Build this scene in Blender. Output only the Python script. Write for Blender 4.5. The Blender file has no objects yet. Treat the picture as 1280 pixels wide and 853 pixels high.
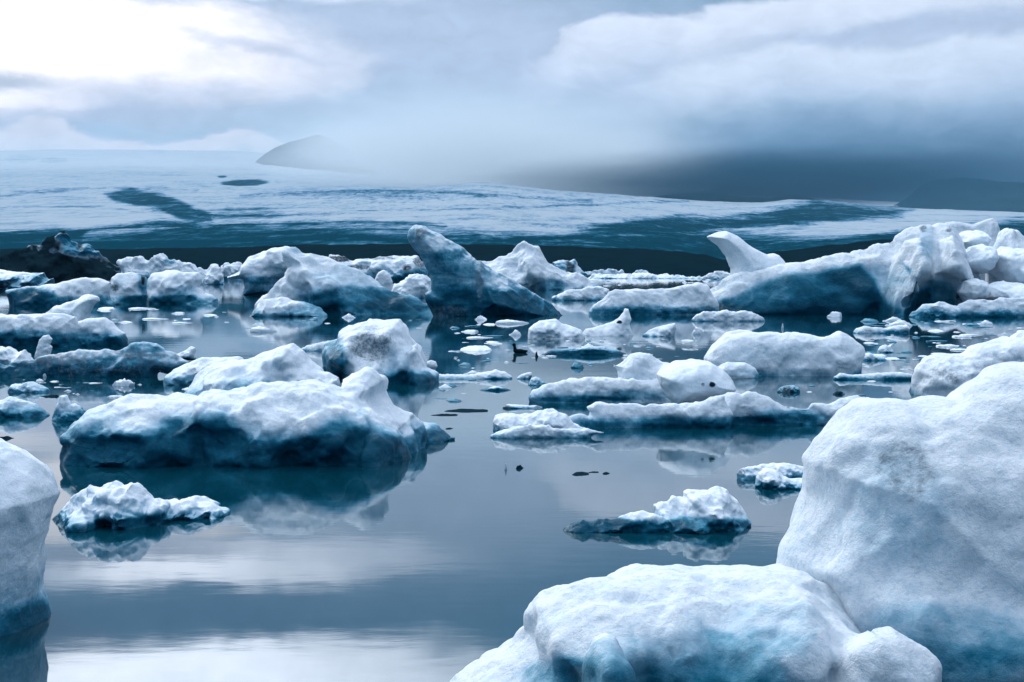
import bpy, bmesh, math, random
from mathutils import Matrix
import numpy as np
R = math.radians
C = bpy.context.scene.collection
SC = bpy.context.scene

# ------------------------------------------------------------------ camera
F = 1280 * 50 / 36.0
H = 2.6
TH = math.atan(88.5 / F)
cd = bpy.data.cameras.new('camera'); cam = bpy.data.objects.new('camera', cd); C.objects.link(cam)
cd.lens = 50; cd.sensor_width = 36; cd.clip_start = 0.05; cd.clip_end = 60000
cam.location = (0, 0, H); cam.rotation_euler = (math.pi/2 - TH, 0, 0)
SC.camera = cam

# ------------------------------------------------------------------ view
SC.view_settings.view_transform = 'Standard'; SC.view_settings.look = 'None'
SC.view_settings.exposure = 0.14; SC.view_settings.gamma = 1.0
SC.cycles.max_bounces = 6; SC.cycles.diffuse_bounces = 3; SC.cycles.glossy_bounces = 3
SC.cycles.volume_bounces = 1; SC.cycles.volume_step_rate = 2.0; SC.cycles.volume_max_steps = 96; SC.cycles.use_denoising = True
SC.cycles.caustics_reflective = False

def lin(c):
    return tuple((x/12.92 if x <= 0.04045 else ((x+0.055)/1.055)**2.4) for x in [v/255 for v in c])

# ------------------------------------------------------------------ node helper
class NT:
    def __init__(s, tree): s.t = tree; s.n = tree.nodes; s.l = tree.links
    def new(s, typ, **kw):
        n = s.n.new(typ)
        for k, v in kw.items(): setattr(n, k, v)
        return n
    def put(s, inp, v):
        if isinstance(v, bpy.types.NodeSocket): s.l.new(v, inp)
        elif isinstance(v, (tuple, list)) and len(inp.default_value) == 4 and len(v) == 3: inp.default_value = (*v, 1)
        else: inp.default_value = v
    def m(s, op, a, b=None, c=None, clamp=False):
        n = s.new('ShaderNodeMath', operation=op); n.use_clamp = clamp
        s.put(n.inputs[0], a)
        if b is not None: s.put(n.inputs[1], b)
        if c is not None: s.put(n.inputs[2], c)
        return n.outputs[0]
    def ss(s, x, a, b):
        n = s.new('ShaderNodeMapRange', interpolation_type='SMOOTHSTEP')
        s.put(n.inputs[0], x); n.inputs[1].default_value = a; n.inputs[2].default_value = b
        return n.outputs[0]
    def mix(s, f, a, b):
        n = s.new('ShaderNodeMix', data_type='RGBA')
        s.put(n.inputs[0], f); s.put(n.inputs[6], a); s.put(n.inputs[7], b)
        return n.outputs[2]
    def noise(s, vec, scale, detail=4, rough=0.5, dist=0.0, col=False):
        n = s.new('ShaderNodeTexNoise')
        s.put(n.inputs['Vector'], vec); n.inputs['Scale'].default_value = scale
        n.inputs['Detail'].default_value = detail; n.inputs['Roughness'].default_value = rough
        n.inputs['Distortion'].default_value = dist
        return n.outputs['Color' if col else 'Fac']
    def comb(s, x, y, z):
        n = s.new('ShaderNodeCombineXYZ'); s.put(n.inputs[0], x); s.put(n.inputs[1], y); s.put(n.inputs[2], z)
        return n.outputs[0]
    def scale(s, v, sc):
        n = s.new('ShaderNodeVectorMath', operation='MULTIPLY'); s.put(n.inputs[0], v); n.inputs[1].default_value = sc
        return n.outputs[0]

# ------------------------------------------------------------------ sky
SUN_EL, SUN_AZ = 38.0, -38.0           # azimuth measured from +Y towards +X (degrees)
W = bpy.data.worlds.new('World'); SC.world = W; W.use_nodes = True
t = NT(W.node_tree); t.n.clear()
tc = t.new('ShaderNodeTexCoord').outputs['Generated']
sp = t.new('ShaderNodeSeparateXYZ'); t.l.new(tc, sp.inputs[0])
az = t.m('ARCTAN2', sp.outputs[0], sp.outputs[1])
el = t.m('ARCSINE', sp.outputs[2])
U0 = t.m('MULTIPLY_ADD', az, F, 640.0)
V0 = t.m('MULTIPLY_ADD', t.m('ABSOLUTE', el), -F, 338.0)
# cloud warp in direction space
vec = t.comb(t.m('MULTIPLY', U0, 0.01), t.m('MULTIPLY', V0, 0.02), 0.0)
n1 = t.new('ShaderNodeSeparateXYZ'); t.l.new(t.noise(vec, 0.9, 6, 0.58, 0.3, col=True), n1.inputs[0])
U = t.m('MULTIPLY_ADD', t.m('SUBTRACT', n1.outputs[0], 0.5), 150, U0)
V = t.m('MULTIPLY_ADD', t.m('SUBTRACT', n1.outputs[1], 0.5), 48, V0)
skyt = t.new('ShaderNodeTexSky', sky_type='NISHITA'); skyt.sun_disc = False
skyt.sun_elevation = R(SUN_EL); skyt.sun_rotation = R(SUN_AZ)
clear = t.scale(skyt.outputs[0], (0.1, 0.1, 0.1))
# overcast deck: grey blue, brighter overhead
mr = t.new('ShaderNodeMapRange'); t.put(mr.inputs[0], V); mr.inputs[1].default_value = 340; mr.inputs[2].default_value = -2450
cr = t.new('ShaderNodeValToRGB'); t.l.new(mr.outputs[0], cr.inputs[0])
def vpos(v): return (340 - v) / (340 + 2450)
stops = [(340, (140,170,200)), (190, (166,190,217)), (60, (178,194,220)), (-60, (150,176,206)), (-330, (160,184,212)), (-900, (214,222,240)), (-2400, (238,242,252))]
e = cr.color_ramp.elements
for i, (v, c) in enumerate(stops):
    el_ = e[i] if i < 2 else e.new(vpos(v))
    el_.position = vpos(v); el_.color = (*lin(c), 1)
col = t.mix(0.985, clear, cr.outputs[0])
def blob(u, v, ru, rv, c, soft=0.5, s=1.0, gain=1.0, ang=0.0, raw=False, warp=1.0):
    global col
    uu, vv = (U, V) if warp else (U0, V0)
    du = t.m('SUBTRACT', uu, u); dv = t.m('SUBTRACT', vv, v)
    if ang:
        ca, sa = math.cos(R(ang)), math.sin(R(ang))
        a = t.m('ADD', t.m('MULTIPLY', du, ca), t.m('MULTIPLY', dv, sa))
        b = t.m('SUBTRACT', t.m('MULTIPLY', dv, ca), t.m('MULTIPLY', du, sa))
        du, dv = a, b
    du = t.m('MULTIPLY', du, 1/ru); dv = t.m('MULTIPLY', dv, 1/rv)
    d = t.m('SQRT', t.m('ADD', t.m('MULTIPLY', du, du), t.m('MULTIPLY', dv, dv)))
    f = t.ss(d, 1 + soft, max(0.0, 1 - soft))
    if s != 1: f = t.m('MULTIPLY', f, s)
    c = tuple(x * gain for x in lin(c))
    col = t.mix(f, col, c)
# behind the camera: darker unseen sky, added to dim the fronts of the ice
fb = t.ss(t.m('ABSOLUTE', az), 1.0, 2.4)
hb = t.ss(V0, -1700, -500)
col = t.mix(t.m('MULTIPLY', t.m('MULTIPLY', fb, hb), 0.7), col, lin((96, 140, 172)))
SKY = [
 # above the frame (seen only as reflections in the lagoon)
 (290, -225, 520, 116, (240,240,250), .16, 1, 3.4),
 (330, -72, 700, 30, (120,150,182), .4, .92),
 (330, -18, 230, 27, (240,240,250), .4, .85, 2.6),
 (900, -90, 420, 110, (112,148,180), .6, .95),
 (700, -420, 1500, 150, (215,222,240), .7, .8),
 # bright opening on the left
 (150, 78, 290, 62, (250,246,251), .2, 1, 1.2),
 (20, 95, 190, 66, (250,246,251), .2, 1, 1.2),
 (350, 92, 120, 34, (248,244,250), .25, 1, 1.15),
 (330, 66, 75, 7, (205,210,228), .8, .8, 1, 10),
 (15, 120, 75, 10, (165,180,200), .8, .85),
 (110, -2, 220, 11, (178,188,212), .7, .9),
 (250, 138, 190, 26, (182,194,218), .6, .75),
 (90, 160, 260, 10, (180,192,216), .8, .6),
 # grey centre and mist on the ice cap
 (540, 60, 200, 110, (178,195,221), .8, .85),
 (520, 190, 260, 62, (160,188,212), .7, .8),
 # bright upper clouds on the right
 (1000, 40, 330, 52, (212,215,232), .45, .9),
 (820, 52, 120, 34, (216,218,234), .35, .8),
 (1160, 62, 210, 12, (168,182,208), .9, .8, 1, -5),
 (900, 82, 180, 9, (184,194,216), .9, .7, 1, -8),
 (1060, 112, 330, 22, (200,207,226), .6, .85, 1, -4),
 # dark rain cloud on the right
 (1010, 185, 380, 42, (120,150,180), .8, .8),
 (1060, 232, 450, 58, (56,96,132), .7, .95),
 (1250, 248, 330, 56, (12,56,88), .6, .97),
 (960, 260, 220, 26, (40,88,122), .8, .7),
]
def band(pts, top, depth, c, s=1.0, ua=None, ub=None, us=60, gain=1.0):
    """cloud layer with a crisp billowed upper edge that fades out downwards"""
    global col
    fc = t.new('ShaderNodeFloatCurve'); cv = fc.mapping.curves[0]
    lo, hi = -200, 400
    P = [((u + 200)/1800, (v - lo)/(hi - lo)) for u, v in pts]
    cv.points[0].location = P[0]; cv.points[1].location = P[-1]
    for p_ in P[1:-1]: cv.points.new(*p_)
    fc.mapping.update(); fc.mapping.use_clip = False
    t.put(fc.inputs['Value'], t.m('MULTIPLY_ADD', U, 1/1800, 200/1800, clamp=True))
    ev = t.m('MULTIPLY_ADD', fc.outputs[0], hi - lo, lo)
    d = t.m('SUBTRACT', V, ev)
    f = t.m('MULTIPLY', t.ss(d, -top, top), t.ss(d, depth, top))
    f = t.m('MULTIPLY', f, t.m('MULTIPLY', t.ss(U0, ua - us, ua + us), t.ss(U0, ub + us, ub - us)))
    col = t.mix(t.m('MULTIPLY', f, s), col, tuple(x*gain for x in lin(c)))
for b in SKY[:-9]: blob(*b)
band([(500,110),(660,86),(700,66),(735,36),(800,24),(860,30),(900,18),(1000,8),(1300,-16)], 7, 95, (212,221,238), .9, 690, 1500, gain=1.13)
band([(700,70),(900,62),(1010,52),(1120,38),(1300,30)], 9, 40, (170,188,216), .75, 960, 1500, 120)
band([(640,150),(760,112),(850,92),(930,76),(1020,66),(1120,76),(1200,64),(1300,58)], 7, 90, (204,216,234), .85, 800, 1500, 90, gain=1.1)
for b in SKY[-4:]: blob(*b)
band([(-200,182),(0,176),(50,170),(75,164),(110,176),(160,186),(230,182),(270,170),(300,163),(330,176),(420,188)], 4, 60, (218,221,236), .8, -150, 380, 60)
# low contrast cloud texture over everything
det = t.noise(vec, 2.2, 7, 0.6, 0.6)
dm = t.m('MULTIPLY_ADD', t.m('SUBTRACT', det, 0.5), 0.34, 1.0)
vm = t.new('ShaderNodeVectorMath', operation='SCALE'); t.put(vm.inputs[0], col); t.put(vm.inputs[3], dm)
gz = t.m('MULTIPLY_ADD', t.ss(V0, -350, -1700), 0.9, 1.0)
vg = t.new('ShaderNodeVectorMath', operation='SCALE'); t.put(vg.inputs[0], vm.outputs[0]); t.put(vg.inputs[3], gz)
bg = t.new('ShaderNodeBackground'); t.l.new(vg.outputs[0], bg.inputs[0]); bg.inputs[1].default_value = 1.0
wo = t.new('ShaderNodeOutputWorld'); t.l.new(bg.outputs[0], wo.inputs[0])
W.cycles.sampling_method = 'MANUAL'; W.cycles.sample_map_resolution = 1024

# ------------------------------------------------------------------ sun
sd = bpy.data.lights.new('sun', 'SUN'); sd.energy = 2.4; sd.angle = R(18); sd.color = (1.0, 0.965, 0.94)
so = bpy.data.objects.new('sun', sd); C.objects.link(so)
so.rotation_euler = (R(90 - SUN_EL), 0, R(180 - SUN_AZ)); so.location = (-50, 60, 80)

# ------------------------------------------------------------------ maths
def unproj(px, py, y):
    a = (px - 640) / F; b = (426.5 - py) / F
    dx, dy, dz = a, math.cos(TH) + b*math.sin(TH), -math.sin(TH) + b*math.cos(TH)
    k = y / dy
    return dx*k, H + dz*k
def wdist(py):
    b = (426.5 - py) / F
    return H * (math.cos(TH) + b*math.sin(TH)) / (math.sin(TH) - b*math.cos(TH))
def proj(v):
    dz = v[:, 2] - H
    dep = v[:, 1]*math.cos(TH) - dz*math.sin(TH)
    up = v[:, 1]*math.sin(TH) + dz*math.cos(TH)
    dep = np.maximum(dep, 0.05)
    return 640 + F*v[:, 0]/dep, 426.5 - F*up/dep

def hsh(ix, iy, iz, seed):
    h = (ix.astype(np.uint32)*np.uint32(374761393) + iy.astype(np.uint32)*np.uint32(668265263)
         + iz.astype(np.uint32)*np.uint32(2147483647) + np.uint32((seed*974634777 + 12345) & 0xffffffff))
    h ^= h >> np.uint32(13); h *= np.uint32(1274126177); h ^= h >> np.uint32(16); h *= np.uint32(2246822519); h ^= h >> np.uint32(13)
    return (h & np.uint32(0xffffff)).astype(np.float32) / np.float32(0xffffff)
def vnoise(p, seed=0):
    i = np.floor(p); f = (p - i).astype(np.float32); i = i.astype(np.int64)
    f = f*f*f*(f*(f*6 - 15) + 10)
    r = 0
    for dx in (0, 1):
        wx = f[:, 0] if dx else 1 - f[:, 0]
        for dy in (0, 1):
            wy = f[:, 1] if dy else 1 - f[:, 1]
            for dz in (0, 1):
                wz = f[:, 2] if dz else 1 - f[:, 2]
                r = r + wx*wy*wz*hsh(i[:, 0]+dx, i[:, 1]+dy, i[:, 2]+dz, seed)
    return r*2 - 1
def fbm(p, octv=4, seed=0, gain=0.5, ridge=False):
    r = 0; a = 1.0; s = 0; q = p.copy()
    for o in range(octv):
        n = vnoise(q, seed + o*17)
        if ridge: n = 1 - 2*np.abs(n)
        r = r + a*n; s += a; a *= gain; q = q*2.03 + 11.7
    return r / s
def worley(p, seed=0):
    i = np.floor(p).astype(np.int64); best = np.full(len(p), 9.0, np.float32)
    for dx in (-1, 0, 1):
        for dy in (-1, 0, 1):
            for dz in (-1, 0, 1):
                a, b, c = i[:, 0]+dx, i[:, 1]+dy, i[:, 2]+dz
                q = ((a + hsh(a, b, c, seed) - p[:, 0])**2 + (b + hsh(a, b, c, seed+5) - p[:, 1])**2
                     + (c + hsh(a, b, c, seed+9) - p[:, 2])**2)
                best = np.minimum(best, q.astype(np.float32))
    return np.sqrt(best)
def facets(p, seed=0, sharp=7.0):
    i = np.floor(p).astype(np.int64); num = 0; den = 0
    for dx in (-1, 0, 1):
        for dy in (-1, 0, 1):
            for dz in (-1, 0, 1):
                a, b, c = i[:, 0]+dx, i[:, 1]+dy, i[:, 2]+dz
                rel = [p[:, 0]-a-hsh(a, b, c, seed), p[:, 1]-b-hsh(a, b, c, seed+5), p[:, 2]-c-hsh(a, b, c, seed+9)]
                d = np.sqrt(rel[0]**2 + rel[1]**2 + rel[2]**2)
                w = np.exp(-sharp*2*d)
                h = sum(rel[k]*(hsh(a, b, c, seed+20+k)*2-1) for k in range(3)) + 0.5*(hsh(a, b, c, seed+31)-.5)
                num = num + w*h; den = den + w
    return num/den
def sstep(x, a, b):
    u = np.clip((x - a)/(b - a), 0, 1); return u*u*(3 - 2*u)
def polydist(X, Z, poly):
    """signed distance, positive inside"""
    P = np.array(poly, np.float64); n = len(P)
    d2 = np.full(X.shape, 1e18); ins = np.zeros(X.shape, bool)
    for k in range(n):
        ax, az_ = P[k]; bx, bz = P[(k+1) % n]
        ex, ez = bx-ax, bz-az_; L = ex*ex + ez*ez + 1e-12
        u = np.clip(((X-ax)*ex + (Z-az_)*ez)/L, 0, 1)
        d2 = np.minimum(d2, (X-ax-u*ex)**2 + (Z-az_-u*ez)**2)
        if abs(ez) > 1e-12:
            cnd = ((az_ > Z) != (bz > Z)) & (X < (bx-ax)*(Z-az_)/ez + ax)
            ins ^= cnd
    return np.where(ins, 1, -1)*np.sqrt(d2)

def surface_nets(f, org, st):
    f = np.pad(f, 1, constant_values=float(min(f.min(), -1e-3)))
    org = np.array(org) - np.array(st)
    nx, ny, nz = f.shape
    s = f > 0
    cnt = np.zeros((nx-1, ny-1, nz-1), np.int8)
    for a in (0, 1):
        for b in (0, 1):
            for c in (0, 1):
                cnt += s[a:nx-1+a, b:ny-1+b, c:nz-1+c]
    act = (cnt > 0) & (cnt < 8)
    idx = np.full(act.shape, -1, np.int64); ci = np.argwhere(act); idx[act] = np.arange(len(ci))
    pos = np.zeros((len(ci), 3)); w = np.zeros(len(ci))
    cor = [(a, b, c) for a in (0, 1) for b in (0, 1) for c in (0, 1)]
    val = {k: f[ci[:, 0]+k[0], ci[:, 1]+k[1], ci[:, 2]+k[2]] for k in cor}
    for A in cor:
        for ax in range(3):
            if A[ax] == 0:
                B = list(A); B[ax] = 1; B = tuple(B)
                va, vb = val[A], val[B]; m = (va > 0) != (vb > 0)
                tt = np.where(m, va/np.where(m, va - vb, 1), 0)
                for k in range(3):
                    pos[:, k] += np.where(m, A[k] + (tt if k == ax else 0), 0)
                w += m
    v = (ci + pos/w[:, None])*np.array(st) + org
    faces = []
    for ax in range(3):
        o1, o2 = [(1, 2), (2, 0), (0, 1)][ax]
        sl0 = [slice(None)]*3; sl1 = [slice(None)]*3
        sl0[ax] = slice(0, -1); sl1[ax] = slice(1, None)
        a, b = s[tuple(sl0)], s[tuple(sl1)]
        e_ = np.argwhere(a != b)
        e_ = e_[(e_[:, o1] > 0) & (e_[:, o2] > 0) & (e_[:, o1] < f.shape[o1]-1) & (e_[:, o2] < f.shape[o2]-1)]
        flip = a[e_[:, 0], e_[:, 1], e_[:, 2]]
        def g(d1, d2):
            q = e_.copy(); q[:, o1] += d1; q[:, o2] += d2
            return idx[q[:, 0], q[:, 1], q[:, 2]]
        q = np.stack([g(-1, -1), g(0, -1), g(0, 0), g(-1, 0)], 1)
        q[~flip] = q[~flip][:, ::-1]
        faces.append(q)
    return v, np.concatenate(faces)

def vnormals(v, q):
    n = np.cross(v[q[:, 2]] - v[q[:, 0]], v[q[:, 3]] - v[q[:, 1]])
    vn = np.zeros_like(v)
    for k in range(4): 
        for c in range(3): vn[:, c] += np.bincount(q[:, k], n[:, c], len(v))
    return vn/(np.linalg.norm(vn, axis=1)[:, None] + 1e-12)

def mesh_from(name, v, q, mats, attrs={}, smooth=True):
    me = bpy.data.meshes.new(name)
    me.vertices.add(len(v)); me.vertices.foreach_set('co', v.astype(np.float32).ravel())
    k = q.shape[1]
    me.loops.add(len(q)*k); me.loops.foreach_set('vertex_index', q.astype(np.int32).ravel())
    me.polygons.add(len(q)); me.polygons.foreach_set('loop_start', np.arange(0, len(q)*k, k, dtype=np.int32))
    me.polygons.foreach_set('loop_total', np.full(len(q), k, np.int32))
    me.update(calc_edges=True); me.validate()
    me.polygons.foreach_set('use_smooth', np.full(len(me.polygons), smooth))
    for a, d in attrs.items():
        at = me.attributes.new(a, 'FLOAT', 'POINT'); at.data.foreach_set('value', d.astype(np.float32))
    me.materials.append(mats)
    return me
def link(name, me, loc=(0, 0, 0), parent=None):
    o = bpy.data.objects.new(name, me); o.location = loc; C.objects.link(o)
    if parent: o.parent = parent
    return o
def tag(o, label=None, cat=None, group=None, kind=None):
    if label: o['label'] = label
    if cat: o['category'] = cat
    if group: o['group'] = group
    if kind: o['kind'] = kind
    return o

# ------------------------------------------------------------------ materials
_im = {}
def ice_mat(size):
    """weathered white crust over clear blue ice, painted-in shade and volcanic dirt; size = berg size in metres"""
    cls = min([0.4, 1, 2.5, 6, 15, 40], key=lambda x: abs(math.log(x/size)))
    if cls in _im: return _im[cls]
    m = bpy.data.materials.new('glacier_ice'); m.use_nodes = True
    t = NT(m.node_tree); p = t.n['Principled BSDF']
    tc = t.new('ShaderNodeTexCoord').outputs['Object']
    k = 1.0/cls
    def at(n): 
        a = t.new('ShaderNodeAttribute', attribute_name=n); return a.outputs['Fac']
    nb = t.noise(tc, 5*k, 5, 0.62, 0.5); nf = t.noise(tc, 26*k, 5, 0.65, 0.3)
    blue = t.m('ADD', at('blue'), t.m('MULTIPLY', t.m('SUBTRACT', nb, 0.5), 0.40))
    blue = t.m('ADD', blue, t.m('MULTIPLY', t.m('SUBTRACT', nf, 0.5), 0.42), clamp=True)
    ly = t.noise(t.scale(tc, (1.3*k, 1.3*k, 8*k)), 1.0, 5, 0.6, 0.7)
    gate = t.ss(blue, 0.08, 0.35)
    blue = t.m('ADD', blue, t.m('MULTIPLY', gate, t.m('MULTIPLY', t.m('SUBTRACT', ly, 0.5), 0.75)), clamp=True)
    rp = t.new('ShaderNodeValToRGB'); t.l.new(blue, rp.inputs[0]); e = rp.color_ramp.elements
    e[0].position = 0.06; e[0].color = (0.75, 0.83, 0.90, 1)
    e[1].position = 0.96; e[1].color = (0.001, 0.070, 0.125, 1)
    for q, c in ((0.28, (0.46, 0.63, 0.75)), (0.5, (0.14, 0.36, 0.49)), (0.74, (0.010, 0.15, 0.245))):
        x = e.new(q); x.color = (*c, 1)
    dn = t.noise(tc, 22*k, 8, 0.78, 0.1); da = at('dirt')
    dirt = t.m('MULTIPLY', t.ss(t.m('ADD', t.m('MULTIPLY', da, 0.75), t.m('MULTIPLY', t.m('SUBTRACT', dn, 0.5), 1.5)), 0.22, 0.75), t.ss(da, 0.0, 0.25), clamp=True)
    sp = t.noise(tc, 60*k, 6, 0.75); sp2 = t.noise(tc, 9*k, 4, 0.6, 0.4)
    c0 = t.mix(t.m('MULTIPLY', t.ss(sp, 0.49, 0.62), 0.36), rp.outputs[0], (0.30, 0.50, 0.64))
    c0 = t.mix(t.m('MULTIPLY', t.ss(sp2, 0.5, 0.75), 0.28), c0, (0.36, 0.56, 0.70))
    c0 = t.mix(t.ss(blue, 0.3, 0.7), c0, rp.outputs[0])
    c = t.mix(dirt, c0, t.mix(t.ss(da, 0.55, 1.0), (0.20, 0.27, 0.33), (0.008, 0.026, 0.038)))
    t.l.new(c, p.inputs['Base Color'])
    t.put(p.inputs['Roughness'], t.m('MULTIPLY_ADD', blue, -0.25, 0.62))
    p.inputs['IOR'].default_value = 1.31
    p.inputs['Coat Weight'].default_value = 0.0; p.inputs['Coat Roughness'].default_value = 0.22; p.inputs['Coat IOR'].default_value = 1.33
    t.put(p.inputs['Specular IOR Level'], t.m('MULTIPLY_ADD', dirt, -0.3, 0.3, clamp=True))
    p.inputs['Specular Tint'].default_value = (0.55, 0.86, 1.0, 1)
    b1 = t.new('ShaderNodeBump'); b1.inputs['Distance'].default_value = 0.02*cls; b1.inputs['Strength'].default_value = 0.8
    t.l.new(t.noise(tc, 24*k, 10, 0.72, 0.2), b1.inputs['Height'])
    vo = t.new('ShaderNodeTexVoronoi', feature='SMOOTH_F1'); t.l.new(tc, vo.inputs['Vector']); vo.inputs['Scale'].default_value = 20*k
    b2 = t.new('ShaderNodeBump'); b2.inputs['Distance'].default_value = 0.012*cls; b2.inputs['Strength'].default_value = 0.15
    t.l.new(vo.outputs[0], b2.inputs['Height']); t.l.new(b1.outputs[0], b2.inputs['Normal'])
    t.l.new(b2.outputs[0], p.inputs['Normal'])
    _im[cls] = m
    return m

def simple_mat(name, col, rough=0.8, nscale=None, var=0.3):
    m = bpy.data.materials.new(name); m.use_nodes = True; t = NT(m.node_tree); p = t.n['Principled BSDF']
    p.inputs['Roughness'].default_value = rough; p.inputs['Specular IOR Level'].default_value = 0.0
    if nscale:
        tc = t.new('ShaderNodeTexCoord').outputs['Object']
        n = t.noise(tc, nscale, 6, 0.65)
        c2 = tuple(x*(1+var*2) for x in col)
        t.l.new(t.mix(n, tuple(x*(1-var) for x in col), c2), p.inputs['Base Color'])
        b = t.new('ShaderNodeBump'); b.inputs['Distance'].default_value = 0.1/nscale; t.l.new(n, b.inputs['Height']); t.l.new(b.outputs[0], p.inputs['Normal'])
    else: p.inputs['Base Color'].default_value = (*col, 1)
    return m

# ------------------------------------------------------------------ water
def water():
    m = bpy.data.materials.new('lagoon_water'); m.use_nodes = True; t = NT(m.node_tree); p = t.n['Principled BSDF']
    p.inputs['Base Color'].default_value = (0.001, 0.036, 0.058, 1); p.inputs['Roughness'].default_value = 0.03
    p.inputs['IOR'].default_value = 2.0; p.inputs['Specular Tint'].default_value = (0.56, 0.83, 0.97, 1)
    tc = t.new('ShaderNodeTexCoord').outputs['Object']
    patch = t.ss(t.noise(t.scale(tc, (0.03, 0.06, 1)), 1.0, 3), 0.45, 0.62)
    w1 = t.noise(t.scale(tc, (2.4, 6.0, 1)), 1.0, 4, 0.55)
    w2 = t.noise(t.scale(tc, (0.35, 0.9, 1)), 1.0, 3, 0.5)
    h = t.m('ADD', t.m('MULTIPLY', t.m('MULTIPLY', w1, t.m('MULTIPLY_ADD', patch, 0.8, 0.25)), 0.0009), t.m('MULTIPLY', w2, 0.0018))
    b = t.new('ShaderNodeBump'); b.inputs['Distance'].default_value = 1.0; b.inputs['Strength'].default_value = 1.0
    t.l.new(h, b.inputs['Height']); t.l.new(b.outputs[0], p.inputs['Normal'])
    xs = np.array([-16000, -3000, -300, -30, 30, 300, 3000, 16000.]); ys = np.array([-9000, -500, -10, 30, 120, 500, 1500, 16000.])
    X, Y = np.meshgrid(xs, ys, indexing='ij'); v = np.stack([X.ravel(), Y.ravel(), X.ravel()*0], 1)
    q = [[i*8+j, (i+1)*8+j, (i+1)*8+j+1, i*8+j+1] for i in range(7) for j in range(7)]
    o = link('water', mesh_from('water', v, np.array(q), m)); tag(o, kind='structure')
water()

# ------------------------------------------------------------------ far land
def interp(pts, x):
    p = np.array(pts, float); return np.interp(x, p[:, 0], p[:, 1])
def terrain(name, px0, px1, nc, nr, lo, hi, r0, r1, mat, dark=None, rough=0.0, rseed=0, lip=True, rpow=1.0, edge=0.6):
    """sheet swept from distance r0 to r1; lo/hi give the height profile along the view azimuth"""
    px = np.linspace(px0, px1, nc)
    tt = np.linspace(0, 1, nr)**rpow
    r = r0*(r1/r0)**tt
    plo, phi = interp(lo, px), interp(hi, px)
    phi = phi + edge*fbm(np.stack([px*0.06, px*0, px*0], 1), 4, rseed+3)
    PX, T = np.meshgrid(px, tt, indexing='ij'); RR = np.repeat(r[None], nc, 0)
    PY = plo[:, None] + (phi - plo)[:, None]*T
    a = (PX - 640)/F; Y = RR; X = a*RR
    Z = H + (338 - PY)/F*RR
    if rough:
        q = np.stack([X.ravel()/260, Y.ravel()/420, X.ravel()*0], 1)
        n = fbm(q, 6, rseed, 0.6, ridge=True).reshape(X.shape)
        q2 = np.stack([X.ravel()/45, Y.ravel()/150, X.ravel()*0], 1)
        n2 = fbm(q2, 4, rseed+40, 0.6).reshape(X.shape)
        Z = Z + rough*RR/F*(n*1.5 + n2*1.2)*np.minimum(1, 10*(1-T))*np.minimum(1, 12*T+.1)
    if lip:   # fold the far edge down so that the ridge has a back
        X = np.concatenate([X, X[:, -1:]*1.05, X[:, -1:]*1.12], 1); Y = np.concatenate([Y, Y[:, -1:]*1.05, Y[:, -1:]*1.12], 1)
        Z = np.concatenate([Z, Z[:, -1:]*0.8, Z[:, -1:]*0.0], 1)
    n0, n1_ = X.shape
    v = np.stack([X.ravel(), Y.ravel(), Z.ravel()], 1)
    I = np.arange(n0*n1_).reshape(n0, n1_)
    q = np.stack([I[:-1, :-1].ravel(), I[1:, :-1].ravel(), I[1:, 1:].ravel(), I[:-1, 1:].ravel()], 1)
    at = {}
    if dark is not None:
        d = dark(PX.ravel(), PY.ravel(), v, X.shape)
        D = np.zeros((n0, n1_)); D[:, :nr] = d.reshape(nc, nr)
        if lip: D[:, nr:] = D[:, nr-1:nr]
        at['moraine'] = D.ravel()
    o = link(name, mesh_from(name, v, q, mat, at)); tag(o, kind='structure')
    return o

def glacier_mat():
    m = bpy.data.materials.new('glacier_surface'); m.use_nodes = True; t = NT(m.node_tree); p = t.n['Principled BSDF']
    p.inputs['Roughness'].default_value = 0.8; p.inputs['Specular IOR Level'].default_value = 0.0
    tc = t.new('ShaderNodeTexCoord').outputs['Object']
    a = t.new('ShaderNodeAttribute', attribute_name='moraine').outputs['Fac']
    n1 = t.noise(t.scale(tc, (0.020, 0.0050, 0.0)), 1.0, 8, 0.75, 0.6)
    n2 = t.noise(t.scale(tc, (0.0022, 0.0028, 0.0)), 1.0, 6, 0.7, 1.2)
    n3 = t.noise(t.scale(tc, (0.085, 0.012, 0.0)), 1.0, 6, 0.8, 0.3)
    f = t.m('ADD', a, t.m('MULTIPLY', t.m('SUBTRACT', n1, 0.5), 1.5))
    f = t.m('ADD', f, t.m('MULTIPLY', t.m('SUBTRACT', n2, 0.5), 1.3))
    f = t.m('ADD', f, t.m('MULTIPLY', t.m('SUBTRACT', n3, 0.5), 1.3), clamp=True)
    rp = t.new('ShaderNodeValToRGB'); t.l.new(f, rp.inputs[0]); e = rp.color_ramp.elements
    e[0].position = 0.05; e[0].color = (0.31, 0.390, 0.455, 1)
    e[1].position = 0.95; e[1].color = (0.001, 0.036, 0.062, 1)
    for q, c in ((0.3, (0.22, 0.32, 0.41)), (0.52, (0.09, 0.19, 0.29)), (0.76, (0.010, 0.085, 0.140))):
        x = e.new(q); x.color = (*c, 1)
    t.l.new(rp.outputs[0], p.inputs['Base Color'])
    b = t.new('ShaderNodeBump'); b.inputs['Distance'].default_value = 12; b.inputs['Strength'].default_value = 0.6
    t.l.new(n1, b.inputs['Height']); t.l.new(b.outputs[0], p.inputs['Normal'])
    return m
GM = glacier_mat()
rock = simple_mat('black_volcanic_ground', (0.0010, 0.0085, 0.0135), 0.9, 0.06, 0.8)
mrock = simple_mat('dark_mountain_rock', (0.006, 0.038, 0.060), 0.9, 0.003)
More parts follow.
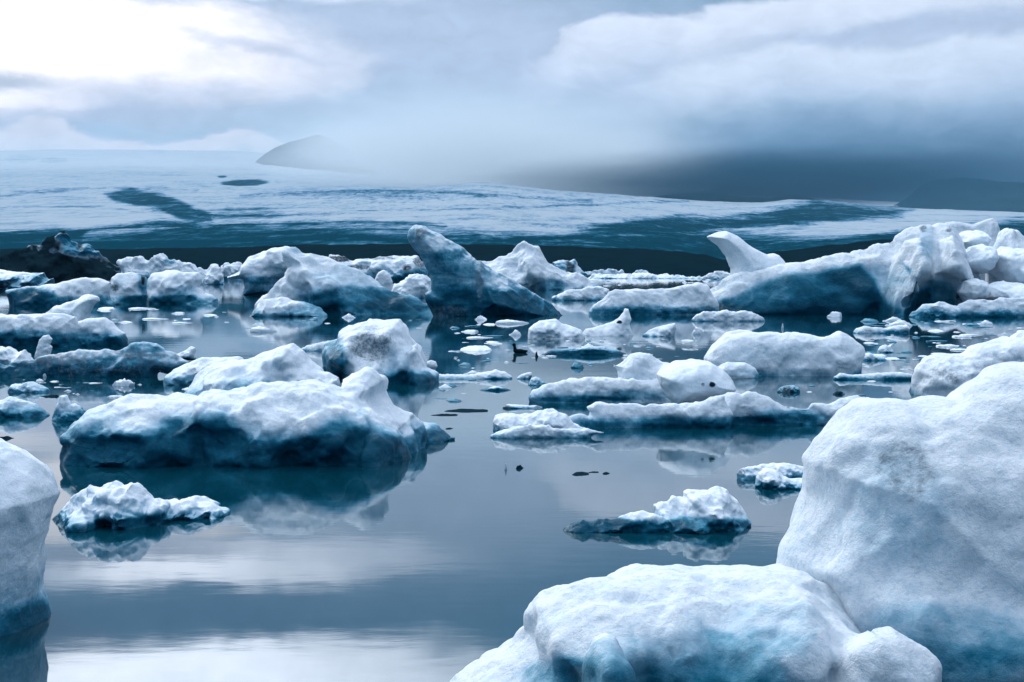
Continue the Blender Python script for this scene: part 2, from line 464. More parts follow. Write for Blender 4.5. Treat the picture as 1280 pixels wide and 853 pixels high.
shore = [(-900,312),(0,311),(130,312),(300,309),(400,306),(520,305),(600,306),(700,308),(820,312),(880,318),(905,326),(950,318),(1000,311),(1100,300),(1200,298),(2200,300)]
terrain('moraine_shore', -900, 2200, 700, 14, [(-900, 344), (2200, 343.5)], shore, 880, 1250, rock, rough=0.9, rseed=5, edge=1.6)
D1 = [(131,243),(150,240),(170,239),(190,243),(215,247),(240,260),(265,268),(268,276),(255,280),(225,275),(200,262),(170,258),(145,252)]
D2 = [(-900,290),(0,292),(60,289),(130,285),(200,278),(240,276),(268,270),(270,279),(230,284),(160,287),(118,291),(100,303),(125,316),(-900,322)]
D2b = [(170,314),(215,300),(250,290),(280,285),(285,287),(250,296),(220,306),(190,316)]
D2c = [(265,266),(330,262),(345,270),(320,276),(270,277)]
D3 = [(560,310),(640,300),(720,291),(770,281),(800,275),(850,272),(900,274),(950,269),(1000,256),(1015,253),(1060,257),(1100,262),(1140,264),(1110,270),(1050,276),(1000,281),(930,286),(880,289),(820,294),(770,300),(700,306),(640,312)]
D4 = [(740,312),(780,304),(860,307),(960,305),(1050,299),(1120,291),(1180,284),(1280,279),(1500,277),(2200,285),(2200,330),(700,330)]
def dark_lower(px, py, v, shp):
    w = fbm(np.stack([px*0.03, py*0.12, px*0], 1), 4, 71)
    x, y = px + w*10, py + w*2.5
    stk = 3.0*fbm(np.stack([px*0.03, (py + 0.03*px)*0.5, px*0], 1), 4, 72, 0.6) + 2.2*fbm(np.stack([px*0.25, py*1.3, px*0], 1), 3, 73, 0.7)
    d = np.zeros(len(px))
    for poly, s, soft in ((D1, 0.80, 1.6), (D2, 0.92, 2.5), (D2b, 0.5, 1.5), (D2c, 0.42, 6), (D3, 0.88, 3.0), (D4, 0.98, 3.0)):
        d = np.maximum(d, s*sstep(polydist(x, y, poly) + stk*(0.5 if poly is D1 else 1.0), -soft*2.4, soft*1.8))
    # bluish bare ice along the foot of the tongue, and streaks that follow the flow
    low = interp([(-900,290),(100,296),(300,282),(450,285),(560,288),(700,292),(800,280),(1000,300),(1300,300)], px)
    d = np.maximum(d, 0.86*sstep(y + stk, low-14, low + 14))
    st = fbm(np.stack([px*0.012, (py + 0.02*px)*0.55, px*0], 1), 4, 23, 0.6)
    d += 0.25*st*sstep(py, 240, 262)
    cre = fbm(np.stack([px*0.2, py*0.6, px*0], 1), 3, 91, 0.7)
    reg = np.exp(-((px-500)/90)**2 - ((py-250)/12)**2) + 0.7*np.exp(-((px-700)/90)**2 - ((py-245)/8)**2)
    for a_, b_, w_, s_ in (([(60,322),(150,300),(230,288),(330,280),(460,278),(560,283)], None, 2.2, .30), ([(268,272),(360,270),(480,264),(600,262),(720,258),(860,252)], None, 1.6, .22),
                           ([(300,246),(380,243),(470,240),(560,241),(640,246),(740,254)], None, 2.0, .22), ([(0,262),(90,258),(160,262),(230,270)], None, 1.5, .16), ([(0,246),(60,240),(130,236),(250,238)], None, 1.6, .2)):
        ce = interp(a_, px) + 2*w
        d += 1.6*s_*np.exp(-((py - ce + .6*stk)/w_)**2)*(px > a_[0][0])*(px < a_[-1][0])
    d += 0.45*reg*np.maximum(cre, -0.1) + 0.12
    d += 0.22*np.exp(-((px-480)/140)**2 - ((py-243)/10)**2)
    return np.clip(d, 0, 1)
ridge1 = [(-900,228),(0,230),(130,229),(200,230),(300,233),(380,233),(450,233),(520,235),(600,228),(640,232),(700,239),(800,246),(880,252),(950,254),(985,250),(1030,251),(1070,255),(1120,260),(1200,263),(1280,266),(2200,262)]
terrain('glacier', -900, 2200, 1500, 260, [(a, b+3) for a, b in shore], ridge1, 1270, 6000, GM, dark_lower, rough=1.0, rseed=12)
def dark_upper(px, py, v, shp):
    d = np.full(len(px), 0.08)
    w = fbm(np.stack([px*0.03, py*0.12, px*0], 1), 4, 171)
    for cx, cy, rx, ry, s in ((30,200,22,5,.32),(70,202,18,3.5,.38),(308,230,30,4.5,.95),(279,222,6,1.5,.9),(30,221,60,3,.12),(230,205,90,2.5,.1),(400,222,80,3,.12)):
        q = np.sqrt(((px-cx)/rx)**2 + ((py-cy)/ry)**2) + 0.35*w
        d = np.maximum(d, s*sstep(-q, -1.25, -0.8))
    d += 0.08*fbm(np.stack([px*0.01, py*0.4, px*0], 1), 4, 33)
    return np.clip(d, 0, 1)
terrain('ice_cap', -900, 2200, 900, 90, [(a, b+6) for a, b in ridge1],
        [(-900,192),(0,190),(60,188),(150,188),(300,190),(360,194),(420,202),(520,216),(640,230),(800,244),(1000,247),(1060,250),(1280,262),(2200,262)],
        6400, 11500, GM, dark_upper, rough=0.5, rseed=31)
terrain('rocky_peak', 300, 470, 160, 30, [(300,214),(470,214)], [(300,213),(313,207),(322,202),(334,193),(345,186),(360,180),(375,176),(390,172),(398,170),(414,174),(436,188),(455,213)], 9300, 9900, mrock, rough=0.6, rseed=8)
terrain('dark_mountain', 1085, 2200, 300, 30, [(1085,266),(2200,266)], [(1085,265),(1118,256),(1135,246),(1150,232),(1165,226),(1195,223),(1220,224),(1250,228),(1280,229),(1500,215),(1800,235),(2200,255)], 8200, 9400, mrock, rough=0.7, rseed=18)
terrain('low_dark_ridge', 780, 1180, 200, 20, [(780,262),(1180,266)], [(780,250),(850,243),(880,241),(920,246),(960,248),(980,246),(1000,246),(1060,256),(1180,262)], 6300, 7300, mrock, rough=0.5, rseed=28)

# ------------------------------------------------------------------ haze
def haze():
    m = bpy.data.materials.new('haze_air'); m.use_nodes = True; t = NT(m.node_tree); t.n.clear()
    v = t.new('ShaderNodeVolumePrincipled'); v.inputs['Color'].default_value = (0.42, 0.74, 1.0, 1)
    v.inputs['Density'].default_value = 0.000018; v.inputs['Anisotropy'].default_value = 0.0
    o = t.new('ShaderNodeOutputMaterial'); t.l.new(v.outputs[0], o.inputs['Volume'])
    x0, x1, y0, y1, z0, z1 = -16500, 16500, -9500, 16500, -1.5, 1500
    p = np.array([(x, y, z) for x in (x0, x1) for y in (y0, y1) for z in (z0, z1)], float)
    q = np.array([(0,1,3,2),(4,6,7,5),(0,4,5,1),(2,3,7,6),(0,2,6,4),(1,5,7,3)])
    h = link('haze', mesh_from('haze', p, q, m, smooth=False)); tag(h, kind='stuff')
haze()
def mist(px, py, r, rx, ry, rz, col, dens, seed):
    """a bank of cloud lying on the ice: closed body whose fog thins out towards its rim"""
    m = bpy.data.materials.new('mist_air'); m.use_nodes = True; t = NT(m.node_tree); t.n.clear()
    tc = t.new('ShaderNodeTexCoord').outputs['Object']
    ln = t.new('ShaderNodeVectorMath', operation='LENGTH'); t.l.new(tc, ln.inputs[0])
    n = t.noise(tc, 2.3, 3, 0.6)
    fall = t.ss(t.m('ADD', ln.outputs['Value'], t.m('MULTIPLY', t.m('SUBTRACT', n, 0.5), 0.5)), 0.98, 0.05)
    v = t.new('ShaderNodeVolumePrincipled'); v.inputs['Color'].default_value = (*col, 1)
    t.put(v.inputs['Density'], t.m('MULTIPLY', fall, dens))
    o = t.new('ShaderNodeOutputMaterial'); t.l.new(v.outputs[0], o.inputs['Volume'])
    bm = bmesh.new(); bmesh.ops.create_icosphere(bm, subdivisions=3, radius=1.0)
    me = bpy.data.meshes.new('mist'); bm.to_mesh(me); bm.free(); me.materials.append(m)
    x, z = unproj(px, py, r)
    b = link('mist', me, (x, r, z)); b.scale = (rx, ry, rz); tag(b, kind='stuff')
mist(610, 198, 7500, 1450, 2500, 340, (0.86, 0.95, 1.0), 0.0020, 1)
mist(462, 184, 8500, 560, 500, 190, (0.87, 0.95, 1.0), 0.0030, 4)
mist(120, 208, 8600, 2500, 1900, 190, (0.88, 0.96, 1.0), 0.0004, 3)
mist(940, 232, 7300, 1700, 2100, 150, (0.01, 0.08, 0.14), 0.0026, 2)

# ------------------------------------------------------------------ icebergs
FOOT = []
def lobe_data(L, wl):
    wlL = L.get('wl', wl); df = wdist(wlL)
    px = np.array([p[0] for p in L['pts']]); py = np.array([p[1] for p in L['pts']])
    wpx = px.max() - px.min(); hpx = wlL - py.min()
    k = L.get('k', 0.32)
    Df = L.get('Df', k*min(wpx, 3.0*max(hpx, 8))*df/F)
    Db = L.get('Db', Df)
    yr = df + Df*L.get('wlf', 0.92)
    P = [unproj(a, b, yr) for a, b in L['pts']]
    hm = max(p[1] for p in P); u = L.get('under', 0.75)*hm
    if not L.get('closed'):
        xa, xb = P[0][0], P[-1][0]; ins = 0.10*(xb - xa)
        P = [(xa, P[0][1])] + P[1:] + [(xb, -0.35*u), (xb - ins, -u), (xa + ins, -u), (xa, -0.35*u)]
    return dict(poly=P, yr=yr, Df=Df, Db=Db, hm=hm, u=u, L=L, xm=min(p[0] for p in P), xM=max(p[0] for p in P), zb=min(p[1] for p in P))

def berg(name, label, cat, wl, lobes, vox=1.5, amp=1.0, rough=0.5, blue=0.0, wash_shade=(0.10, 0.42), blobs=(), seed=1, group=None, maxc=1.6e6,
         cups=0.3, modD=0.30, unite=0.05, parent=None, up=0.35, fl=0.0, facet=1.0):
    if isinstance(lobes[0], tuple): lobes = [dict(pts=lobes)]
    D = [lobe_data(L, wl) for L in lobes]
    ym = min(d['yr'] for d in D)
    x0 = min(d['xm'] for d in D); x1 = max(d['xM'] for d in D)
    z1 = max(d['hm'] for d in D); z0 = min(d['zb'] for d in D)
    y0 = min(d['yr']-d['Df'] for d in D); y1 = max(d['yr']+d['Db'] for d in D)
    size = math.sqrt(max(1e-4, (x1-x0)*z1)); h = vox*ym/F
    mg = 0.12*size; x0 -= mg; x1 += mg; z1 += mg; y0 -= mg; y1 += mg; z0 = max(z0 - 0.02*size, -0.5*size - mg)
    while True:
        hy = h*1.7
        n = ((x1-x0)/h)*((y1-y0)/hy)*((z1-z0)/h)
        if n < maxc: break
        h *= 1.05
    xs = np.arange(x0, x1, h); ys = np.arange(y0, y1, hy); zs = np.arange(z0, z1, h)
    X, Z = np.meshgrid(xs, zs, indexing='ij')
    f = None
    for li, d in enumerate(D):
        L = d['L']; dist = polydist(X, Z, d['poly'])
        Rm = L.get('R', 1.0)*max(dist.max(), 1e-3); a, b = L.get('a', 2.0), L.get('b', 2.0)
        s2 = max(d['hm'], 0.3*(d['xM']-d['xm']))
        q = np.stack([X.ravel()/s2*2.2, Z.ravel()/s2*2.2, X.ravel()*0], 1)
        md = L.get('mod', modD)
        m1 = 1 + md*1.6*fbm(q, 3, seed*31+li).reshape(X.shape); m2 = 1 + md*1.6*fbm(q, 3, seed*37+li+50).reshape(X.shape)
        yc = d['yr'] + L.get('tilt', 0.0)*np.maximum(Z, -d['hm']) + L.get('skew', 0.0)*(X - 0.5*(d['xm']+d['xM']))
        Y = ys[None, :, None]
        dy = Y - yc[:, None, :]
        v = np.where(dy < 0, -dy/(d['Df']*m1)[:, None, :], dy/(d['Db']*m2)[:, None, :])
        g = np.where(v < 1, 1 - np.power(np.maximum(1 - np.power(np.minimum(v, 1), b), 0), 1/a), 1 + (v-1)*2)
        fl_ = (dist[:, None, :] - Rm*g).astype(np.float32)
        if L.get('sub'):
            kk = 0.02*size; f2 = -fl_
            hh = np.clip(0.5 - 0.5*(f - f2)/kk, 0, 1)
            f = f2*(1-hh) + f*hh - kk*hh*(1-hh)
            continue
        if f is None: f = fl_
        else:
            kk = unite*size
            hh = np.clip(0.5 + 0.5*(f - fl_)/kk, 0, 1)
            f = fl_*(1-hh) + f*hh + kk*hh*(1-hh)
        if parent is None: FOOT.append((d['xm'], d['xM'], d['yr']-d['Df'], d['yr']+d['Db']))
    v, q = surface_nets(f, (xs[0], ys[0], zs[0]), (h, hy, h))
    n = vnormals(v, q)
    # relief: lumps, creases, melt cups, fine grain
    s = size; A = amp*s
    p = v/s
    dsp = 0.030*fbm(p*3.1, 3, seed*7+1) - 0.020*np.abs(fbm(p*4.3, 3, seed*7+2))*2
    dsp += 0.016*rough*1.1*fbm(p*9, 4, seed*7+3, 0.5)
    cups = cups*0.4
    if cups: dsp += cups*0.030*(worley(p*np.array([9, 9, 7]) + 0.4*vnoise(p*6, 3)[:, None], seed) - 0.5) + cups*0.014*(worley(p*22, seed+3) - 0.5)
    if facet: dsp += facet*0.20*facets(p*3.2 + 0.25*fbm(p*4, 2, seed)[:, None], seed)/3.2 + facet*0.16*facets(p*8.5, seed+2)/8.5
    if fl: dsp += fl*0.03*fbm(p*np.array([13, 13, 2.2]), 3, seed*7+9, ridge=True)
    near = sstep(v[:, 2], -0.02*s, 0.06*s)
    v = v + n*(A*dsp)[:, None]
    n = vnormals(v, q)
    # white to clear blue ice; shade of feet and front faces painted in
    hm = max(d['hm'] for d in D if not d['L'].get('sub'))
    zn = v[:, 2]/hm + 0.26*fbm(p*2.6, 4, seed*5+11)
    bl = (1 - sstep(zn, wash_shade[0]-.06, wash_shade[1]+.06))*(0.70 + 0.45*fbm(p*1.7, 2, seed*5+15))
    bl = np.maximum(bl*(1 - up*sstep(n[:, 2], 0.3, 0.8)), 0) 
    bl = bl + blue + 0.10*fbm(p*2.1, 3, seed*5+12)
    bl -= 0.35*sstep(n[:, 2], 0.35, 0.85)*(blue > 0.2)
    dt = np.zeros(len(v))
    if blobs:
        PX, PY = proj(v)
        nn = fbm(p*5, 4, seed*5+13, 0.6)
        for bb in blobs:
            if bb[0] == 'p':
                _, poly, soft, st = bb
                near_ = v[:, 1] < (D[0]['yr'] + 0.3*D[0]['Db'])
                bl = bl + st*sstep(polydist(PX + 0.5*soft*nn, PY + 0.5*soft*nn, poly), -soft, soft)*near_  # outlined dark fronts: shade put into the blue
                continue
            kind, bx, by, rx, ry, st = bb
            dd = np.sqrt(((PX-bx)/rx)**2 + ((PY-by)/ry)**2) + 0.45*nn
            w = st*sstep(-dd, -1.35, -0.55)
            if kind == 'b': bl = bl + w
            else: dt = dt + w  # dirt, plus the painted dark gaps of the archway
    c = np.array([0.5*(x0+x1), ym, 0.0])
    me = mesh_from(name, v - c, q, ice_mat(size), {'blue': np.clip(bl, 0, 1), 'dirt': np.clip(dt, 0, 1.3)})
    if parent is not None:
        o = link(name, me, tuple(c - np.array(parent.location)), parent)
    else:
        o = link(name, me, tuple(c)); tag(o, label, cat, group)
    return o

# ---- near icebergs
berg('iceberg', 'huge rounded white iceberg filling the lower right corner, speckled with grey dirt', 'iceberg', 905,
 [dict(pts=[(968,905),(962,860),(966,800),(972,740),(976,682),(991,656),(1004,630),(1009,617),(1008,597),(1006,582),(1003,572),(1014,561),(1021,551),(1034,535),(1057,515),(1083,502),(1113,495),(1132,498),(1155,492),(1188,489),(1214,469),(1237,452),(1254,449),(1285,450),(1340,470),(1400,520),(1440,620),(1460,905)], Df=1.25, a=1.6, b=1.8, under=.3)],
 vox=2.6, amp=.55, cups=.55, rough=.8, blue=0.03, wash_shade=(-.02,.12), up=.2, seed=3, maxc=2.4e6, modD=.2,
 blobs=[('d',1135,590,42,40,.62),('d',1150,700,26,50,.32),('d',1100,520,30,10,.25),('d',1040,560,26,30,.15),('b',1180,800,130,50,.36),('b',1230,850,150,50,.38),('b',1130,650,70,90,.16),('b',1230,480,60,25,-.1)])
berg('iceberg', 'long white mound of ice along the bottom edge with a blue hollow in its flank', 'iceberg', 925,
 [dict(pts=[(520,925),(545,880),(571,851),(594,835),(639,813),(660,796),(661,773),(678,754),(717,737),(774,719),(807,709),(841,707),(886,710),(920,706),(954,702),(982,704),(1010,714),(1044,737),(1083,773),(1120,790),(1151,807),(1168,826),(1178,870),(1180,925)], Df=.95, a=1.7, b=1.9, under=.35),
  dict(pts=[(724,925),(728,860),(734,822),(742,804),(757,797),(770,802),(779,822),(784,860),(788,925)], wl=985, Df=.26, a=2.4, b=2.4, Db=.5, under=.3),
  dict(pts=[(1035,925),(1040,860),(1060,810),(1090,784),(1120,783),(1151,806),(1170,830),(1178,925)], wl=950, Df=.30, Db=.5, under=.3)],
 vox=2.3, amp=.6, cups=.7, rough=1.0, blue=0.0, wash_shade=(-.3,-.1), seed=5, maxc=2.2e6, modD=.3, unite=.09,
 blobs=[('b',870,840,150,55,.42),('b',960,780,90,40,.22),('b',690,845,50,24,.45),('b',860,865,150,40,.3),('d',900,760,120,45,.22),('d',810,770,50,25,.16)])
berg('iceberg', 'tall smooth iceberg cut off by the left edge with dark blue foot', 'iceberg', 806,
 [dict(pts=[(-170,800),(-180,700),(-150,600),(-90,555),(-30,545),(2,553),(23,563),(47,582),(63,603),(70,619),(61,655),(54,690),(47,740),(49,757),(55,778),(49,800)], Df=.75, a=1.9, b=2, under=.35)],
 vox=2.2, amp=.5, cups=.35, rough=.5, blue=.10, wash_shade=(.0,.36), seed=8, modD=.18, up=.1,
 blobs=[('b',30,785,60,30,.25),('b',20,600,50,40,-.1)])
# ---- big left group
berg('iceberg', 'broad double-humped iceberg with a dark blue underside mirrored in the water, left of centre', 'iceberg', 583,
 [dict(pts=[(88,583),(90,570),(93,553),(84,545),(96,533),(117,512),(150,498),(187,495),(225,499),(248,496),(270,492),(285,510),(300,583)], k=.42, a=2.2, b=2.2, under=.5),
  dict(pts=[(235,583),(240,510),(255,490),(285,487),(310,487),(323,483),(356,482),(389,477),(412,482),(431,490),(459,505),(480,520),(500,535),(512,560),(514,583)], Df=1.15, a=2.4, b=2.0, under=.5),
  dict(pts=[(400,575),(424,487),(427,474),(440,466),(465,465),(480,475),(479,490),(497,505),(517,517),(528,532),(534,552),(536,572)], wl=573, Df=1.2, a=1.5, b=1.6, under=.4),
  dict(pts=[(500,556),(515,530),(527,522),(548,533),(572,549),(566,553)], wl=554, Df=.45, a=1.5, b=1.5, under=.8)],
 vox=1.5, amp=.75, cups=.75, rough=.9, blue=.03, wash_shade=(.18,.66), up=.35, seed=11, maxc=2.6e6, modD=.18, unite=.02, fl=.2,
 blobs=[('p',[(60,600),(95,562),(150,556),(200,540),(205,522),(240,520),(280,515),(298,540),(330,562),(370,553),(405,528),(460,516),(500,545),(530,600)],15,.58),('b',210,550,75,28,.05),('d',290,500,60,10,.25),('b',490,520,40,25,-.3),('b',455,480,30,16,-.3),('b',550,545,20,12,.6),('b',140,560,60,18,.3)])
berg('iceberg', 'low jagged-topped clear blue iceberg in front of the big double-humped one', 'iceberg', 662,
 [dict(pts=[(56,664),(64,652),(75,640),(98,617),(112,603),(126,607),(141,600),(150,606),(157,603),(169,600),(178,610),(190,624),(205,630),(212,660)], Df=.5, a=1.5, b=1.6, under=.5),
  dict(pts=[(180,652),(196,630),(211,624),(225,625),(244,621),(267,626),(284,640),(286,648)], wl=650, Df=.35, a=1.6, b=1.7, under=.5)],
 vox=1.4, amp=1.0, cups=.4, rough=.9, blue=.22, wash_shade=(.05,.40), seed=14, modD=.4, unite=.03, up=.1,
 blobs=[('b',80,650,30,14,.3),('b',170,650,60,12,.35),('b',165,610,22,14,-.25)])
berg('iceberg', 'pale smooth iceberg of leaning slabs behind the big double-humped one', 'iceberg', 500,
 [dict(pts=[(207,478),(209,470),(220,461),(230,456),(240,452),(252,447),(275,449),(300,450),(310,480)], wl=482, k=.35, under=.5),
  dict(pts=[(222,500),(236,484),(250,468),(268,455),(290,450),(310,452),(335,470),(360,500)], wl=502, Df=1.3, a=1.6, b=1.6, under=.5),
  dict(pts=[(290,500),(300,450),(318,446),(326,441),(338,436),(352,432),(366,431),(377,440),(387,452),(405,465),(410,500)], wl=500, Df=1.3, a=1.7, b=1.7, under=.5),
  dict(pts=[(370,496),(380,475),(392,466),(412,466),(425,471),(427,480),(428,496)], wl=498, Df=.6, under=.5)],
 vox=1.5, amp=.6, cups=.3, rough=.4, blue=.05, wash_shade=(.0,.3), seed=17, modD=.3, unite=.02,
 blobs=[('b',315,480,45,8,.35),('b',330,490,60,8,.4)])
berg('iceberg', 'dome-shaped white iceberg with a large grey dirt patch on its face', 'iceberg', 480,
 [dict(pts=[(404,476),(404,440),(407,428),(422,423),(425,415),(437,407),(450,401),(460,398),(475,399),(500,399),(507,407),(515,422),(525,437),(530,450),(534,470),(534,478)], Df=2.0, a=2.4, b=1.7, under=.5),
  dict(pts=[(505,480),(512,440),(520,430),(528,445),(534,458),(546,468),(545,478)], Df=.9, under=.5)],
 vox=1.4, amp=.7, cups=.5, rough=.7, blue=.05, wash_shade=(.02,.22), seed=19, modD=.3, unite=.025, up=.1,
 blobs=[('d',464,432,34,26,.72),('b',418,450,16,28,.75),('b',505,475,40,9,.3),('b',500,455,16,20,.18)])
berg('ice_floe', 'thin pale tongue of ice reaching left from behind the domed iceberg', 'ice floe', 439,
 [dict(pts=[(374,437),(384,432),(394,429),(407,427),(420,428),(424,437)], k=.2)], vox=.9, seed=118, amp=.6, wash_shade=(0,.5))
berg('ice_chunk', 'small white snowball-like lump of ice touching the right foot of the domed iceberg', 'ice chunk', 463,
 [dict(pts=[(531,461),(532,453),(538,450),(545,452),(547,458),(544,463)], under=.4)], vox=.9, seed=4, cups=0, amp=.5, wash_shade=(-.3,0))
# ---- centre
berg('iceberg', 'tall leaning iceberg like a seal raising its head, grey-blue with dirty streaks', 'iceberg', 396,
 [dict(pts=[(540,396),(534,382),(532,368),(538,362),(537,350),(531,333),(524,318),(514,304),(511,296),(513,290),(520,285),(527,284),(535,287),(550,294),(565,303),(580,312),(595,322),(602,330),(612,350),(615,396)], k=.22, a=1.5, b=1.5, under=.25, R=1.0),
  dict(pts=[(580,396),(590,335),(600,326),(615,338),(630,345),(650,357),(670,370),(690,381),(706,393),(708,397)], k=.26, a=1.1, b=1.2, under=.25, skew=.25)],
 vox=1.2, amp=.6, cups=.3, rough=.7, blue=.52, wash_shade=(.08,.34), seed=23, modD=.3, unite=.03, up=0, fl=.8, facet=.6,
 blobs=[('d',526,292,9,10,.75),('b',545,305,20,10,-.28),('d',600,350,6,30,.6),('b',630,378,50,12,.3),('d',560,390,30,10,.5),('b',555,340,22,30,.12),('b',585,385,30,12,.3),('b',635,355,30,8,-.2)])
berg('iceberg', 'white steep iceberg with a twin-pointed peak behind the leaning seal-like iceberg', 'iceberg', 363,
 [dict(pts=[(590,360),(596,330),(602,326),(620,326),(637,319),(647,310),(655,303),(661,307),(665,309),(672,309),(679,320),(687,329),(705,337),(725,341),(735,351),(748,353),(751,360)], k=.26, a=1.3, b=1.3, under=.5)],
 vox=1.1, amp=.8, cups=.3, rough=.8, blue=.02, wash_shade=(.0,.16), seed=26, modD=.4, fl=.5, blobs=[('b',688,355,20,8,.4)])
berg('iceberg', 'small dark striped wedge iceberg right behind the twin-pointed white peak', 'iceberg', 348,
 [dict(pts=[(684,346),(690,327),(700,324),(712,326),(718,324),(726,336),(736,345)], k=.3, a=1.3, b=1.3)], vox=.9, blue=.55, seed=27, wash_shade=(.1,.4), blobs=[('d',712,336,7,10,.9),('b',723,335,4,10,-.5)])
# ---- left middle
berg('iceberg', 'wide iceberg sloping like a ramp from a ridge, crumbling snowy left foot', 'iceberg', 393,
 [dict(pts=[(311,393),(320,380),(337,367),(350,354),(358,346),(362,335),(353,324),(350,314),(357,308),(372,310),(387,315),(405,320),(420,329),(440,340),(460,350),(475,359),(490,367),(507,371),(532,375),(555,380),(562,393)], k=.20, a=1.5, b=1.6, under=.5),
  dict(pts=[(308,394),(318,384),(330,376),(350,372),(365,376),(382,380),(400,384),(410,394)], wl=396, k=.3, under=.4)],
 vox=1.2, amp=.75, cups=.9, rough=1.0, blue=.18, wash_shade=(.0,.42), seed=29, modD=.4, unite=.02, up=.1, fl=.3,
 blobs=[('b',440,372,60,16,.45),('b',340,378,36,14,-.6),('b',385,330,40,12,-.32),('b',500,382,40,9,.3),('d',440,340,30,3,.25),('b',360,352,30,12,-.3)])
berg('iceberg', 'flat-topped overhanging ice shelf behind the ramp-shaped iceberg', 'iceberg', 369,
 [dict(pts=[(285,350),(284,346),(292,342),(300,338),(302,331),(312,323),(327,316),(337,312),(357,308),(372,312),(385,340),(375,345),(360,348),(350,352),(346,360),(358,369),(358,374),(300,374),(301,368),(306,361),(304,352),(298,350)], closed=True, k=.3, a=2, b=2)],
 vox=1.1, amp=.6, cups=.5, rough=.8, blue=.04, wash_shade=(.02,.30), seed=31, modD=.25, blobs=[('b',340,350,50,5,.4),('b',325,362,30,8,.2)])
berg('iceberg', 'broad far iceberg with dark ash stripes, behind the ramp and the seal-like iceberg', 'iceberg', 352,
 [dict(pts=[(402,350),(405,326),(411,316),(420,319),(440,324),(465,321),(490,320),(522,319),(530,330),(538,350)], k=.25, a=1.6, b=1.6)],
 vox=1.0, amp=.8, cups=.7, rough=1.1, blue=.22, seed=33, modD=.4, blobs=[('d',424,324,18,5,.9),('d',448,334,18,4,.8),('d',508,335,8,5,.9),('d',525,328,10,8,.8),('d',470,323,30,2.5,.7)])
berg('ice_chunk', 'rounded white tooth of ice between the ramp-shaped and seal-like icebergs', 'ice chunk', 368,
 [dict(pts=[(464,366),(467,352),(473,340),(480,337),(487,342),(491,352),(492,366)])], vox=1.0, seed=34, amp=.6, wash_shade=(-.2,.1))
berg('iceberg', 'lumpy white rubble iceberg against the left flank of the seal-like iceberg', 'iceberg', 373,
 [dict(pts=[(486,372),(492,356),(505,350),(512,345),(522,343),(532,344),(540,350),(542,372)])], vox=1.0, seed=35, amp=1.1, cups=1.2, wash_shade=(0,.25))
berg('iceberg', 'black ash-covered jagged iceberg on the far left', 'iceberg', 353,
 [dict(pts=[(-8,352),(0,318),(15,315),(27,313),(37,309),(49,308),(54,304),(65,294),(75,285),(82,284),(87,289),(91,299),(100,304),(107,303),(112,304),(119,312),(127,322),(140,328),(150,333),(158,352)], k=.2, a=1.4, b=1.4)],
 vox=1.0, amp=1.1, cups=.9, rough=1.3, blue=.95, wash_shade=(.2,.7), seed=37, modD=.5, up=0,
 blobs=[('d',60,338,90,22,1.6),('d',20,322,34,18,1.5),('d',60,305,22,12,.9),('d',78,286,14,8,1.1),('d',110,345,40,10,1.3),('b',80,307,26,14,-.12),('b',120,318,14,12,-.15),('d',60,298,8,14,.9),('d',100,306,5,6,.9)])
berg('iceberg', 'low shelf with a thin white top and dark side at the left edge', 'iceberg', 361,
 [dict(pts=[(-20,360),(-18,337),(0,337),(20,340),(40,341),(54,341),(56,346),(60,350),(66,348),(67,358)], k=.5)], vox=.9, seed=38, blue=.3, wash_shade=(.5,.85), amp=.6, blobs=[('d',25,355,40,5,.5)])
berg('iceberg', 'low heap of white brash and rubble beside the black ash-covered iceberg', 'iceberg', 356,
 [dict(pts=[(148,354),(150,328),(160,323),(172,320),(180,321),(186,326),(192,320),(200,318),(210,320),(214,324),(222,325),(240,326),(246,332),(256,334),(268,332),(276,340),(280,352)], k=.18)], vox=.9, seed=39, amp=1.5, cups=1.4, rough=1.4, wash_shade=(0,.3), blobs=[('b',212,327,8,4,.5),('b',180,345,60,5,.3)])
berg('ice_chunk', 'tiny far white ice heap left of the flat-topped ice shelf', 'ice chunk', 350,
 [dict(pts=[(272,348),(276,334),(282,328),(288,330),(295,327),(302,330),(306,346)])], vox=.8, seed=40, amp=1.4, cups=1.2)
berg('iceberg', 'long low iceberg with a blue left end and an archway of white slabs', 'iceberg', 383,
 [dict(pts=[(9,375),(8,363),(14,361),(30,358),(50,357),(70,354),(90,349),(107,348),(125,349),(140,352),(142,384)], wl=383, k=.18, under=.5),
  dict(pts=[(138,380),(137,362),(139,346),(147,341),(160,340),(174,341),(184,348),(182,384)], wl=381, k=.4, under=.5),
  dict(pts=[(178,380),(185,350),(190,342),(207,339),(230,339),(247,342),(251,350),(247,360),(256,368),(273,372),(276,380)], wl=380, k=.3, a=2, b=2, under=.5)],
 vox=1.1, amp=.55, cups=.4, rough=.6, blue=.03, wash_shade=(.06,.34), seed=41, modD=.3, unite=.015,
 blobs=[('b',38,371,34,11,.8),('d',179,349,3.5,9,.95),('d',143,360,6,5,.8),('b',179,352,7,14,.5),('b',200,374,60,5,.4),('b',225,366,25,8,.3)])  # dark spots at the archway are its shaded gaps, painted on
